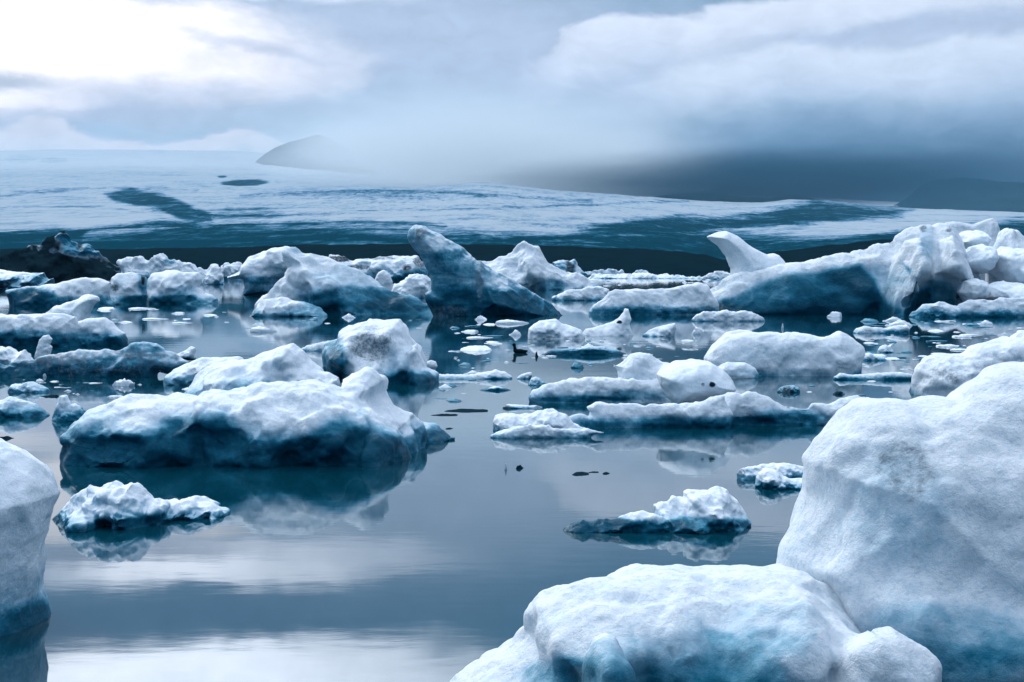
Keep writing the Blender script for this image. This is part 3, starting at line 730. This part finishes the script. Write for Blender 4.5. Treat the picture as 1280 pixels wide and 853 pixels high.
berg('iceberg', 'white iceberg shaped like a whale tail at the left edge', 'iceberg', 434,
 [dict(pts=[(-60,430),(-55,395),(0,391),(15,392),(37,391),(57,391),(80,392),(95,396),(100,432)], wl=434, k=.18, under=.5),
  dict(pts=[(50,425),(56,391),(67,384),(85,376),(100,371),(115,368),(124,371),(125,376),(118,382),(112,391),(110,400),(108,425)], wl=430, k=.35, under=.4),
  dict(pts=[(92,432),(98,402),(112,400),(120,399),(132,399),(142,402),(150,409),(158,416),(160,428)], wl=433, k=.3, under=.5)],
 vox=1.2, amp=.6, cups=.4, rough=.6, blue=.04, wash_shade=(.04,.34), seed=43, modD=.3, unite=.02,
 blobs=[('b',50,425,110,12,.5),('b',110,385,12,14,.15)])
berg('ice_chunk', 'upright thumb-like spike of white ice at the left', 'ice chunk', 447,
 [dict(pts=[(43,446),(46,434),(49,425),(54,420),(61,418),(65,424),(62,430),(65,434),(62,446)], k=.35, under=.3)], vox=.8, seed=44, amp=.6, wash_shade=(-.3,-.1))
berg('iceberg', 'rounded white lumps of ice at the left edge below the whale tail', 'iceberg', 456,
 [dict(pts=[(-25,452),(-20,436),(0,433),(14,435),(20,441),(32,438),(36,446),(42,452)], k=.4)], vox=1.0, seed=45, amp=1.0, cups=.9, wash_shade=(0,.2))
berg('iceberg', 'flat dark grey-blue iceberg with a low peak at its right, left side of the lagoon', 'iceberg', 472,
 [dict(pts=[(-60,468),(-50,452),(0,453),(15,452),(45,448),(75,441),(112,438),(150,436),(175,432),(195,429),(205,435),(225,447),(238,453),(236,463),(200,468)], k=.15, under=.5, a=1.5, b=1.5)],
 vox=1.3, amp=.8, cups=.5, rough=1.0, blue=.62, wash_shade=(.15,.5), seed=47, modD=.35, up=0,
 blobs=[('d',120,455,150,16,.45),('d',180,440,60,8,.35),('b',100,443,60,5,-.35),('d',60,450,60,6,.25),('b',215,450,18,9,-.15)])
berg('ice_chunk', 'small curled white fin of ice at the right tip of the flat dark iceberg', 'ice chunk', 452,
 [dict(pts=[(214,441),(222,442),(232,438),(239,433),(244,435),(245,450),(232,452),(220,450)])], vox=.8, seed=48, amp=.7, blobs=[('d',240,447,4,5,.7)])
berg('ice_floe', 'low rounded grey-blue ice floe at the left edge above the white mirrored sky', 'ice floe', 522,
 [dict(pts=[(-60,518),(-45,500),(0,502),(12,496),(28,500),(40,503),(52,510),(62,519)], k=.3)], vox=1.2, seed=49, amp=.7, blue=.2, wash_shade=(.2,.7))
berg('ice_chunk', 'small pointed ice lump just left of the big double-humped iceberg', 'ice chunk', 527,
 [dict(pts=[(65,524),(70,508),(75,494),(84,494),(88,506),(95,504),(103,509),(111,520)])], vox=1.0, seed=50, amp=.8, blue=.12, wash_shade=(.2,.7), blobs=[('d',108,517,4,5,.8)])
berg('ice_floe', 'small low ice floe near the left edge beneath the flat dark iceberg', 'ice floe', 491,
 [dict(pts=[(10,488),(14,481),(28,480),(38,477),(50,481),(60,486),(63,490)])], vox=1.0, seed=51, amp=.8, blue=.2, wash_shade=(.1,.6))
# ---- right giants
z = berg('iceberg', 'giant iceberg on the right, long ridge rising to a jagged summit with blue hollows', 'iceberg', 395,
 [dict(pts=[(868,394),(872,372),(890,360),(905,350),(930,345),(960,338),(985,330),(1017,327),(1054,323),(1083,315),(1108,306),(1117,301),(1120,296),(1130,290),(1139,284),(1148,281),(1155,281),(1163,285),(1172,280),(1184,279),(1196,286),(1206,320),(1222,350),(1236,394)], wl=394, k=.16, a=1.5, b=1.5, under=.4, mod=.22),
  dict(pts=[(1095,394),(1104,360),(1118,325),(1132,300),(1150,296),(1163,320),(1170,350),(1150,360),(1142,394)], wl=395.3, Df=2.2, Db=3, a=1.3, b=1.4, under=.4),
  dict(pts=[(1166,342),(1176,300),(1190,292),(1204,322),(1220,350),(1222,366),(1204,360),(1196,374),(1186,352)], closed=True, wl=395.3, Df=2.2, Db=3, a=1.3, b=1.4),
  dict(pts=[(1165,388),(1175,290),(1182,278),(1208,276),(1225,273),(1241,270),(1249,279),(1252,290),(1270,340),(1275,388)], wl=388, k=.3, a=1.7, b=1.7, under=.4),
  dict(pts=[(1160,378),(1163,356),(1168,340),(1176,341),(1186,358),(1198,375),(1185,379)], closed=True, sub=True, wl=396, Df=3, Db=1.6, wlf=.2),
  dict(pts=[(1204,378),(1205,358),(1214,350),(1222,360),(1224,376)], closed=True, sub=True, wl=396, Df=3, Db=1.5, wlf=.2),
  dict(pts=[(1130,382),(1142,370),(1148,350),(1152,366),(1157,380)], closed=True, sub=True, wl=396, Df=3, Db=1.3, wlf=.2),
  dict(pts=[(1225,392),(1235,330),(1245,300),(1259,282),(1267,286),(1273,294),(1290,302),(1330,310),(1370,340),(1400,392)], wl=393, k=.22, under=.4)],
 vox=1.25, amp=.62, cups=.65, rough=.8, blue=.02, wash_shade=(.02,.14), seed=53, modD=.42, unite=.012, up=.1, maxc=3.4e6, fl=.8, facet=.7,
 blobs=[('p',[(850,400),(905,372),(950,355),(990,341),(1040,336),(1075,332),(1092,350),(1102,375),(1090,400)],7,.74),('p',[(1050,345),(1085,335),(1150,350),(1160,400),(1080,400)],14,.22),('b',1174,372,22,22,.6),('b',1158,305,10,28,.3),('b',1148,376,12,16,.5),('p',[(1122,326),(1126,325),(1141,338),(1138,343)],2.5,.55),('b',1213,366,13,16,.5),('b',1090,345,60,18,.15),('d',1155,286,6,6,.8),('d',1186,288,5,3,.8),('d',1114,303,4,4,.7)])
fin = berg('ice_fin', None, None, 392,
 [dict(pts=[(911,360),(913,348),(914,335),(909,320),(897,307),(884,296),(895,292),(907,289),(921,296),(935,307),(949,315),(958,319),(966,317),(973,319),(981,328),(990,336),(960,352),(930,366)], closed=True, Df=1.5, Db=1.5)], vox=1.1, amp=.35, cups=.1, rough=.5, wash_shade=(-1,-.8), seed=54, parent=z, modD=.15, blobs=[('b',925,325,20,20,.08)])
for i, (pts, w, dd) in enumerate([
  ([(1202,330),(1206,318),(1214,309),(1226,306),(1238,309),(1240,322),(1238,336),(1228,342),(1212,338)], 394, 2.2),
  ([(1196,304),(1202,294),(1212,288),(1224,290),(1234,298),(1230,310),(1212,314)], 391, 1.8),
  ([(1236,342),(1238,320),(1250,310),(1270,308),(1300,312),(1310,340),(1290,360),(1255,358)], 394, 2.8),
  ([(1250,300),(1254,288),(1260,284),(1272,294),(1284,306),(1285,320),(1262,318)], 390, 2.0),
  ([(1228,372),(1234,358),(1250,352),(1275,354),(1300,366),(1300,384),(1240,384)], 396, 2.2),
  ([(1200,366),(1206,352),(1216,348),(1230,352),(1236,366),(1228,378),(1206,378)], 396, 1.6)]):
    berg('ice_boulder', None, None, w, [dict(pts=pts, closed=True, Df=dd, Db=dd)], vox=1.2, amp=.7, cups=.3, rough=.6, wash_shade=(-1,-.8), seed=60+i, parent=z, blue=.03, blobs=[('d',1260,334,5,4,.5)])
berg('ice_floe', 'low white ledge of ice along the foot of the giant iceberg on the right', 'ice floe', 397,
 [dict(pts=[(1136,396),(1142,390),(1152,382),(1165,379),(1180,378),(1195,382),(1204,392),(1206,397)], k=.25),
  dict(pts=[(1190,396),(1200,380),(1215,374),(1235,373),(1255,370),(1275,372),(1300,370),(1340,376),(1350,396)], k=.15)], vox=1.1, seed=71, amp=.8, cups=.8, blue=.05, wash_shade=(.1,.5), unite=.03)
berg('iceberg', 'low snowy iceberg running left from the giant one, just right of the seal-like iceberg', 'iceberg', 394,
 [dict(pts=[(736,390),(742,380),(753,371),(760,364),(775,361),(790,361),(815,361),(837,360),(855,356),(872,354),(885,359),(895,372),(900,390)], k=.13, a=2, b=2, under=.5)],
 vox=1.1, amp=.6, cups=.9, rough=1.0, wash_shade=(.0,.42), seed=73, modD=.25, unite=.02, blobs=[('b',820,388,80,6,.3)])
berg('ice_floe', 'low crumbly white floe between the seal-like iceberg and the low snowy one', 'ice floe', 376,
 [dict(pts=[(690,372),(700,366),(718,362),(735,358),(752,357),(762,362),(765,374)], k=.2)], vox=1.0, seed=119, amp=1.0, cups=1.0, wash_shade=(-.1,.4))
berg('iceberg', 'blocky flat-topped white iceberg like a bath tub, right of centre', 'iceberg', 470,
 [dict(pts=[(880,466),(881,448),(890,434),(898,424),(906,417),(926,414),(958,414),(1001,417),(1037,420),(1047,415),(1063,422),(1075,434),(1078,443),(1076,466)], k=.22, a=3, b=2.6, under=.6),
  dict(pts=[(893,468),(897,458),(910,453),(930,454),(944,461),(948,468)], wl=473, k=.3, under=.6)],
 vox=1.3, amp=.38, cups=.3, rough=.5, blue=.0, wash_shade=(-.1,.14), seed=75, modD=.10, facet=1.4, unite=.02, blobs=[('b',980,466,110,5,.25),('b',950,440,50,14,.10)])
berg('iceberg', 'white iceberg with a rough dirty flank at the right edge, behind the huge corner one', 'iceberg', 498,
 [dict(pts=[(1139,494),(1139,479),(1145,462),(1158,449),(1175,443),(1204,441),(1214,433),(1237,425),(1267,421),(1273,415),(1290,412),(1330,420),(1360,460),(1370,498)], k=.28, a=1.8, b=1.8, under=.5)],
 vox=1.5, amp=.6, cups=.9, rough=.9, blue=.03, wash_shade=(-.05,.15), seed=77, modD=.3, blobs=[('d',1215,462,60,20,.42),('d',1180,475,25,16,.3)])
berg('iceberg', 'low iceberg with a hooked white hump, left of the ball-topped slab', 'iceberg', 505,
 [dict(pts=[(664,498),(667,490),(676,485),(687,480),(710,477),(730,474),(755,471),(775,472),(790,474),(840,478),(870,500)], wl=504, k=.17, a=2, b=2, under=.5),
  dict(pts=[(768,500),(771,472),(770,464),(764,457),(772,451),(779,445),(788,441),(800,440),(812,442),(825,449),(839,454),(850,466),(852,500)], wl=502, k=.3, a=1.8, b=1.8, under=.5)],
 vox=1.2, amp=.7, cups=.8, rough=.9, blue=-.05, wash_shade=(-.05,.34), seed=79, modD=.28, unite=.025, fl=.4, blobs=[('b',800,494,80,7,.3),('b',720,499,50,4,.3),('b',800,450,40,12,-.3)])
sl = berg('iceberg', 'long low slab iceberg carrying a round white ball of ice', 'iceberg', 535,
 [dict(pts=[(706,524),(720,520),(735,520),(738,515),(733,509),(745,504),(762,506),(785,504),(807,504),(830,505),(862,503),(882,500),(905,495),(915,525)], wl=535, k=.13, a=2, b=2, under=.5),
  dict(pts=[(840,525),(862,503),(882,500),(912,495),(935,492),(947,495),(971,500),(1004,507),(1031,506),(1057,498),(1073,494),(1086,499),(1090,508),(1075,522)], wl=532, k=.13, a=1.9, b=1.9, under=.5)],
 vox=1.3, amp=.8, cups=.5, rough=.7, blue=.06, wash_shade=(.0,.5), seed=81, modD=.32, unite=.03, up=.2, blobs=[('b',860,528,120,8,.4),('b',980,522,50,10,.4),('b',790,510,40,8,-.3),('b',745,508,14,8,-.4),('b',960,503,18,5,-.2)])
berg('ice_ball', None, None, 528,
 [dict(pts=[(821,468),(830,460),(845,451),(867,449),(887,452),(902,462),(914,475),(919,487),(907,496),(887,502),(862,508),(842,508),(832,495),(824,480)], closed=True, Df=.85, Db=.85, wlf=1.0)], vox=1.1, amp=.35, cups=.2, rough=.4, wash_shade=(-1,-.8), seed=82, parent=sl, modD=.1,
 blobs=[('d',890,481,5,4,1.3),('d',879,481,3,3,.8)])
berg('ice_floe', 'small lumpy white ice floe in front of the slab iceberg', 'ice floe', 547,
 [dict(pts=[(616,536),(615,528),(620,520),(632,516),(650,518),(665,516),(682,512),(697,512),(708,518),(716,529),(727,534),(735,538)], wl=542, k=.3, under=.5),
  dict(pts=[(612,544),(620,539),(640,533),(660,531),(690,534),(715,535),(740,536),(757,541),(740,545)], wl=548, k=.2, under=.5)],
 vox=1.1, amp=.9, cups=.5, rough=.7, blue=.0, wash_shade=(-.1,.4), seed=84, modD=.3, unite=.03)
berg('ice_floe', 'snowy ice hump with a dark flat tail, alone in open water right of centre', 'ice floe', 667,
 [dict(pts=[(702,664),(706,658),(718,653),(741,651),(757,648),(769,645),(791,641),(816,641),(840,650),(850,664)], wl=666, k=.25, under=.5, a=1.6, b=1.6),
  dict(pts=[(805,662),(816,645),(818,632),(826,627),(834,628),(840,621),(854,621),(854,615),(862,612),(871,611),(887,613),(898,611),(908,614),(918,627),(930,642),(940,652),(938,658)], wl=665, Df=.45, under=.5, a=1.7, b=1.6)],
 vox=1.1, amp=.85, cups=.6, rough=.9, blue=.0, wash_shade=(.15,.5), seed=86, modD=.35, unite=.025,
 blobs=[('b',750,657,52,12,.85),('b',880,655,60,9,.5),('d',710,660,8,6,.6),('b',790,645,18,4,-.5),('b',875,625,40,12,-.3)])
berg('ice_floe', 'small icy lump with a dark blue tail beside the huge corner iceberg', 'ice floe', 612,
 [dict(pts=[(920,592),(925,586),(938,584),(955,580),(975,579),(995,582),(1012,585),(1016,600)], wl=600, k=.25, under=.5),
  dict(pts=[(944,608),(947,592),(955,586),(968,586),(978,594),(992,598),(1010,600),(1020,608)], wl=612, k=.3, under=.5)],
 vox=1.1, amp=.9, cups=.7, rough=1.0, blue=.3, wash_shade=(.1,.5), seed=88, modD=.35, unite=.03, blobs=[('b',962,594,16,9,-.5),('d',925,590,8,5,.7)])
# ---- centre small
berg('ice_floe', 'rounded white hump of ice in the centre, mirrored in the water', 'ice floe', 424,
 [dict(pts=[(660,422),(661,411),(667,405),(674,401),(682,400),(695,399),(702,404),(717,409),(727,412),(731,421)], k=.3, a=2.2, b=2.2)], vox=1.0, seed=90, amp=.4, cups=.1, wash_shade=(-.2,.0))
berg('ice_floe', 'white cone of ice with a small pointed finial in the centre', 'ice floe', 420,
 [dict(pts=[(727,418),(732,411),(745,409),(755,405),(766,401),(773,397),(779,391),(781,386),(786,386),(787,391),(790,399),(787,406),(790,413),(793,419)], k=.25, a=1.6, b=1.6)], vox=.9, seed=91, amp=.35, cups=.1, wash_shade=(-.2,.0), blobs=[('d',774,403,4,2.5,1.2)])
berg('ice_floe', 'small white wedge with an upturned square end, right of the pointed cone', 'ice floe', 421,
 [dict(pts=[(803,419),(812,412),(827,407),(844,404),(846,410),(843,420)], k=.3, a=1.6, b=1.6)], vox=.9, seed=92, amp=.4, cups=.1, wash_shade=(-.1,.3))
berg('ice_floe', 'flat white ice floe mirrored in dark water in front of the giant iceberg', 'ice floe', 402,
 [dict(pts=[(865,400),(870,393),(880,389),(895,389),(906,388),(920,389),(926,388),(940,389),(948,394),(957,400)], k=.2)], vox=.9, seed=93, amp=.9, cups=.8, wash_shade=(-.1,.3))
berg('ice_floe', 'long flat dark blue floe left of the hooked white hump', 'ice floe', 444,
 [dict(pts=[(677,443),(690,438),(710,436),(735,433),(755,433),(770,437),(783,442)], k=.3)], vox=.8, seed=94, amp=.5, blue=.6, wash_shade=(.3,.8), up=0)
berg('ice_floe', 'pale elongated floe stretching right from the foot of the domed iceberg', 'ice floe', 474,
 [dict(pts=[(537,471),(550,468),(575,468),(595,468),(605,465),(620,463),(632,465),(640,471)], k=.3)], vox=.9, seed=95, amp=.8, cups=.7, wash_shade=(0,.5))
berg('ice_chunk', 'small white ice chunk right of the pale elongated floe', 'ice chunk', 474,
 [dict(pts=[(646,472),(652,468),(658,466),(665,465),(666,470),(664,473)])], vox=.8, seed=96, amp=.8, wash_shade=(0,.5))
berg('ice_chunk', 'small ice chunk with a dark tail near the left tip of the hooked iceberg', 'ice chunk', 482,
 [dict(pts=[(660,480),(664,473),(670,471),(675,473),(678,477),(686,481)])], vox=.8, seed=97, amp=.8, blue=.2, wash_shade=(.1,.6))
berg('ice_floe', 'dark green-blue lens-shaped floe in the centre channel', 'ice floe', 488.5,
 [dict(pts=[(600,487),(610,485),(620,482.5),(630,485),(641,488)])], vox=.7, seed=98, amp=.4, blue=.55, wash_shade=(.3,.8), up=0)
berg('ice_floe', 'thin pale floe with dark ends above the small lumpy floe', 'ice floe', 511,
 [dict(pts=[(628,508),(636,505),(645,506),(660,507),(670,506.5),(678,509)])], vox=.7, seed=99, amp=.6, blue=.1, wash_shade=(.1,.6), blobs=[('d',633,509,6,4,.8),('d',674,508,5,3,.8)])
berg('ice_floe', 'long thin two-piece floe right of the blocky iceberg, nearer to the giant one', 'ice floe', 417,
 [dict(pts=[(1066,415),(1070,410),(1080,408),(1095,409),(1108,410),(1120,407),(1133,406),(1138,411),(1137,415)], k=.25)], vox=.8, seed=100, amp=.5, wash_shade=(.1,.6))
berg('ice_floe', 'long smooth club-shaped floe at the right foot of the blocky iceberg', 'ice floe', 475,
 [dict(pts=[(1042,471),(1050,466),(1060,468),(1080,468),(1100,466),(1125,465),(1140,468),(1143,473)], k=.25)], vox=.8, seed=101, amp=.5, blue=.12, wash_shade=(.1,.6))
berg('ice_floe', 'low pale floe immediately right of the blocky iceberg', 'ice floe', 451,
 [dict(pts=[(1074,449),(1078,443),(1086,441),(1095,444),(1105,447),(1108,450)], k=.3)], vox=.8, seed=102, amp=.5, wash_shade=(.1,.6))
berg('ice_chunk', 'small spiky white chunk standing in the brash right of the blocky iceberg', 'ice chunk', 441,
 [dict(pts=[(1096,440),(1100,434),(1106,430),(1110,432),(1118,429),(1114,434),(1118,440)])], vox=.7, seed=103, amp=1, wash_shade=(0,.3))
berg('ice_chunk', 'dark clear ice lump in front of the blocky iceberg', 'ice chunk', 491,
 [dict(pts=[(971,489),(975,484),(983,482),(993,482),(999,485),(1000,489)])], vox=.7, seed=104, amp=.8, blue=.75, up=0, blobs=[('d',984,487,9,5,.8)])
berg('ice_chunk', 'tiny black ice lump between the ball-topped slab and the club-shaped floe', 'ice chunk', 493.5,
 [dict(pts=[(1041,492),(1046,489.5),(1052,489.5),(1056,492)])], vox=.6, seed=105, amp=.6, blue=.9, up=0, blobs=[('d',1048,491,9,5,1)])
berg('ice_floe', 'far low line of broken ice under the dark shore, centre', 'ice floe', 348.5,
 [dict(pts=[(734,348),(745,344),(760,343),(775,344),(790,343.5),(800,341),(812,343),(822,345),(836,343),(842,346),(860,347),(900,348)], k=.06, Df=6)], vox=.7, seed=106, amp=1.5, cups=1.5, wash_shade=(-.1,.3))
berg('ice_floe', 'far low heap of broken ice beyond the upright fin of the giant iceberg', 'ice floe', 349.5,
 [dict(pts=[(878,348),(885,343),(894,338),(903,340),(913,342),(925,343),(935,349)], k=.2)], vox=.7, seed=107, amp=1.5, cups=1.5, wash_shade=(-.1,.3))
berg('ice_chunk', 'far white heap of ice under the shore, left of the distant broken ice line', 'ice chunk', 346.5,
 [dict(pts=[(726,346),(732,340),(745,337),(756,338),(766,336),(777,339),(786,346)], k=.15)], vox=.7, seed=108, amp=1.5, cups=1.5, wash_shade=(-.1,.3), blue=.2)
berg('ice_chunk', 'far ash-grey heap of ice under the shore near the distant broken ice line', 'ice chunk', 346.5,
 [dict(pts=[(790,346),(794,339),(802,337),(809,338),(814,346)], k=.2)], vox=.7, seed=109, amp=1.5, cups=1.5, wash_shade=(-.1,.3), blue=.2)
# ---- small ice: a few source chunks, copied one by one
rnd = random.Random(7)
def chunk_mesh(seed, flat, dark, sharp=9):
    rg = np.random.RandomState(seed)
    bm = bmesh.new(); bmesh.ops.create_icosphere(bm, subdivisions=4, radius=1.0)
    v = np.array([x.co[:] for x in bm.verts]); fc = np.array([[x.index for x in f.verts] for f in bm.faces]); bm.free()
    for _ in range(sharp):
        n = rg.normal(size=3); n[2] = abs(n[2])*(0.6 if flat < .3 else 1); n /= np.linalg.norm(n)
        d = rg.uniform(.42, .8); v = v - n*np.maximum(v @ n - d, 0)[:, None]
    v = v + 0.10*fbm(v*1.7 + seed, 3, seed)[:, None]*v
    lift = 0.5*np.maximum(0, v[:, 0]*rg.uniform(-1, 1))**1.5
    v[:, 2] = v[:, 2]*flat + flat*lift + flat*0.25*fbm(v*4, 3, seed+4)
    n = vnormals(v, np.concatenate([fc, fc[:, :1]], 1))
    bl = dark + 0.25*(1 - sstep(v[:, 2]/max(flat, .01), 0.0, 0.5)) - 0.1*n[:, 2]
    return mesh_from('ice_fragment', v, fc, ice_mat(1.0), {'blue': np.clip(bl, 0, 1), 'dirt': np.full(len(v), 1.3 if dark > .8 else 0.0)}, smooth=True)
WH = [chunk_mesh(200+i, f, 0.04) for i, f in enumerate((.10, .14, .2, .3, .55, .16, .9, .12))]
DK = [chunk_mesh(230+i, f, 0.75) for i, f in enumerate((.06, .10, .22, .08))]
BK = [chunk_mesh(250+i, f, 1.0) for i, f in enumerate((.05, .09))]
def frag(name, me, px, py, wpx, hpx=None, label=None, cat='ice fragment', group=None, rz=None):
    y = wdist(py); x, _ = unproj(px, py, y)
    o = bpy.data.objects.new(name, me); C.objects.link(o)
    w = wpx*y/F/1.5
    hs = 1.0 if hpx is None else (hpx*y/F)/max(1e-6, w*max(v.co.z for v in me.vertices))
    o.location = (x, y, 0.0); o.scale = (w, w*(0.7 + 0.6*rnd.random()), w*hs)
    o.rotation_euler = (0, 0, rnd.uniform(-.5, .5) if rz is None else rz)
    tag(o, label, cat, group); return o
def blocked(x, y, m=0.0):
    for a, b, c, d in FOOT:
        if a - m < x < b + m and c - m < y < d + m: return True
    return False
CL = [ # x range, y range, number, size range, share of dark, where
 ((15, 300), (475, 500), 34, (4, 20), .35, 'drifting above the double-humped iceberg'),
 ((560, 668), (406, 456), 36, (4, 26), .3, 'drifting around the swimming duck'),
 ((735, 880), (423, 452), 34, (4, 20), .4, 'drifting below the white pointed cone of ice'),
 ((1085, 1279), (401, 452), 90, (5, 30), .45, 'in brash below the giant iceberg'),
 ((1010, 1142), (440, 500), 20, (5, 22), .4, 'right of the blocky iceberg'),
 ((130, 292), (385, 405), 20, (5, 28), .3, 'before the white slab archway'),
 ((300, 545), (397, 412), 16, (4, 22), .25, 'at the foot of the ramp-shaped iceberg'),
 ((545, 606), (455, 505), 14, (5, 24), .45, 'right of the domed iceberg in the channel'),
 ((735, 905), (350, 358), 22, (4, 16), .15, 'on far water under the dark shore'),
 ((655, 740), (425, 462), 14, (5, 26), .7, 'beneath the white rounded hump')]
for (xa, xb), (ya, yb), n, (sa, sb), dk, where in CL:
    k = tries = 0
    while k < n and tries < 2000:
        tries += 1
        px, py = rnd.uniform(xa, xb), rnd.uniform(ya, yb); sz = sa + (sb-sa)*rnd.random()**2.2
        y = wdist(py); x, _ = unproj(px, py, y)
        if blocked(x, y, 0.5*sz*y/F): continue
        k += 1; d = rnd.random() < dk
        FOOT.append((x - .4*sz*y/F, x + .4*sz*y/F, y - .3*sz*y/F, y + .3*sz*y/F))
        fx, fy = (px-xa)/(xb-xa), (py-ya)/(yb-ya)
        zone = ('nearer ' if fy > .5 else 'farther ') + ('left' if fx < .33 else 'middle' if fx < .67 else 'right')
        size = 'tiny' if sz < sa + .12*(sb-sa) else 'small' if sz < sa + .4*(sb-sa) else 'broader'
        frag('ice_fragment', rnd.choice(DK if d else (WH[0], WH[1], WH[7], WH[5], WH[2], WH[0], WH[3], WH[4])), px, py, sz,
             label=size + (' dark' if d else ' white') + ' ice fragment, ' + zone + ', ' + where.replace('drifting ', ''), group='ice fragments ' + where)
for px, py, w, h, me, lb in [
  (587, 513.5, 52, 1.6, BK[0], 'longest thin black ice sliver in the water right of the domed iceberg'),
  (558, 519, 32, 1.4, BK[0], 'thin black ice sliver just left of and below the longest one'),
  (562, 536, 10, 1.2, BK[1], 'short black sliver above the pointed tip of the double-humped iceberg'),
  (727, 592.3, 24, 2.0, BK[1], 'dark flat sliver floating alone in open water right of centre'),
  (743, 590.5, 12, 1.0, BK[0], 'tiny hair-thin sliver between two darker slivers in open water'),
  (758, 592, 10, 1.8, BK[1], 'small dark sliver at the right end of a row of three'),
  (650, 585.5, 10, 4.5, BK[1], 'small black lump floating in open water beside an upright shard'),
  (8, 548.5, 18, 3.5, BK[1], 'dark lens-shaped lump in the bright reflection at the left edge'),
  (64, 496, 20, 2.5, BK[0], 'dark flat sliver near the left edge above the pointed ice lump'),
  (402, 462.5, 9, 3, BK[1], 'small black shard lodged beside the domed iceberg'),
  (329, 415, 26, 7, WH[0], 'pale low floe below the crumbling foot of the ramp-shaped iceberg'),
  (600, 400, 16, 6, WH[2], 'small white floe at the foot of the seal-like iceberg'),
  (640, 404.5, 34, 5, WH[0], 'thin white floe beneath the right end of the seal-like iceberg'),
  (644, 419, 14, 7, WH[4], 'white lump of ice behind the swimming duck'),
  (600, 438, 40, 6, WH[1], 'broad pale floe left of the swimming duck'),
  (721, 460, 22, 7, DK[2], 'dark blue lump floating below the long flat dark floe'),
  (55, 471, 11, 9, WH[6], 'little white tooth of ice against the flat dark iceberg'),
  (70, 469, 9, 9, WH[6], 'second little white tooth of ice against the flat dark iceberg'),
  (102, 471, 18, 7, WH[4], 'square pale lump at the foot of the flat dark iceberg'),
  (155, 482, 22, 9, WH[3], 'pointed white fragment in the shimmering water below the flat dark iceberg'),
  (870, 418, 13, 9, WH[6], 'grey tooth of ice just left of the blocky iceberg'),
  (978, 411, 3, 7, WH[6], 'tiny white upright spike in dark water in front of the giant iceberg'),
  (1044, 396.5, 20, 7, WH[5], 'small pale lump at the waterline of the giant iceberg'),
  (632, 587, 4, 8, WH[6], 'tiny upright white shard in open water left of a black lump'),
  (671, 446, 4, 7, BK[1], 'tiny dark upright shard right of the swimming duck')]:
    frag('ice_fragment', me, px, py, w, h, lb, rz=0.0)
# ---- the duck
def duck():
    y = wdist(441.3); x, _ = unproj(649, 441, y); s = y/F   # one picture pixel in metres
    h = 0.35*s
    xs = np.arange(-12*s, 12*s, h); ys = np.arange(-6*s, 6*s, h); zs = np.arange(-4*s, 15*s, h)
    X, Y, Z = np.meshgrid(xs, ys, zs, indexing='ij'); f = None
    for cx, cz, rx, ry, rz_, tl in ((1, 1.6, 8.2, 4.0, 3.2, -.08), (7.5, 2.2, 3.4, 1.8, 1.2, .1), (-5.2, 4.2, 2.0, 1.7, 3.4, 0), (-5.8, 7.6, 1.6, 1.5, 2.8, 0), (-6.4, 10.2, 2.3, 1.8, 1.9, 0)):
        q = np.sqrt(((X/s-cx)/rx)**2 + (Y/s/ry)**2 + ((Z/s-cz-tl*(X/s-cx))/rz_)**2)
        g = (1 - q)*min(rx, rz_)
        if f is None: f = g
        else:
            hh = np.clip(.5 + .5*(f-g)/1.2, 0, 1); f = g*(1-hh) + f*hh + 1.2*hh*(1-hh)
    v, q = surface_nets(f, (xs[0], ys[0], zs[0]), (h, h, h))
    m = simple_mat('dark_plumage', (0.006, 0.012, 0.016), 0.6, 40)
    o = tag(link('duck', mesh_from('duck', v, q, m), (x, y, 0)), 'black duck swimming with raised head among the ice fragments, centre', 'duck')
    bm = bmesh.new(); bmesh.ops.create_cone(bm, segments=12, radius1=.9*s, radius2=.25*s, depth=2.6*s, cap_ends=True,
        matrix=Matrix.Translation((-9.2*s, 0, 9.9*s)) @ Matrix.Rotation(-math.pi/2, 4, 'Y') @ Matrix.Diagonal((.6, 1, 1, 1)))
    me = bpy.data.meshes.new('beak'); bm.to_mesh(me); bm.free(); me.materials.append(simple_mat('beak_horn', (0.03, 0.035, 0.035), 0.5))
    link('beak', me, parent=o)
duck()
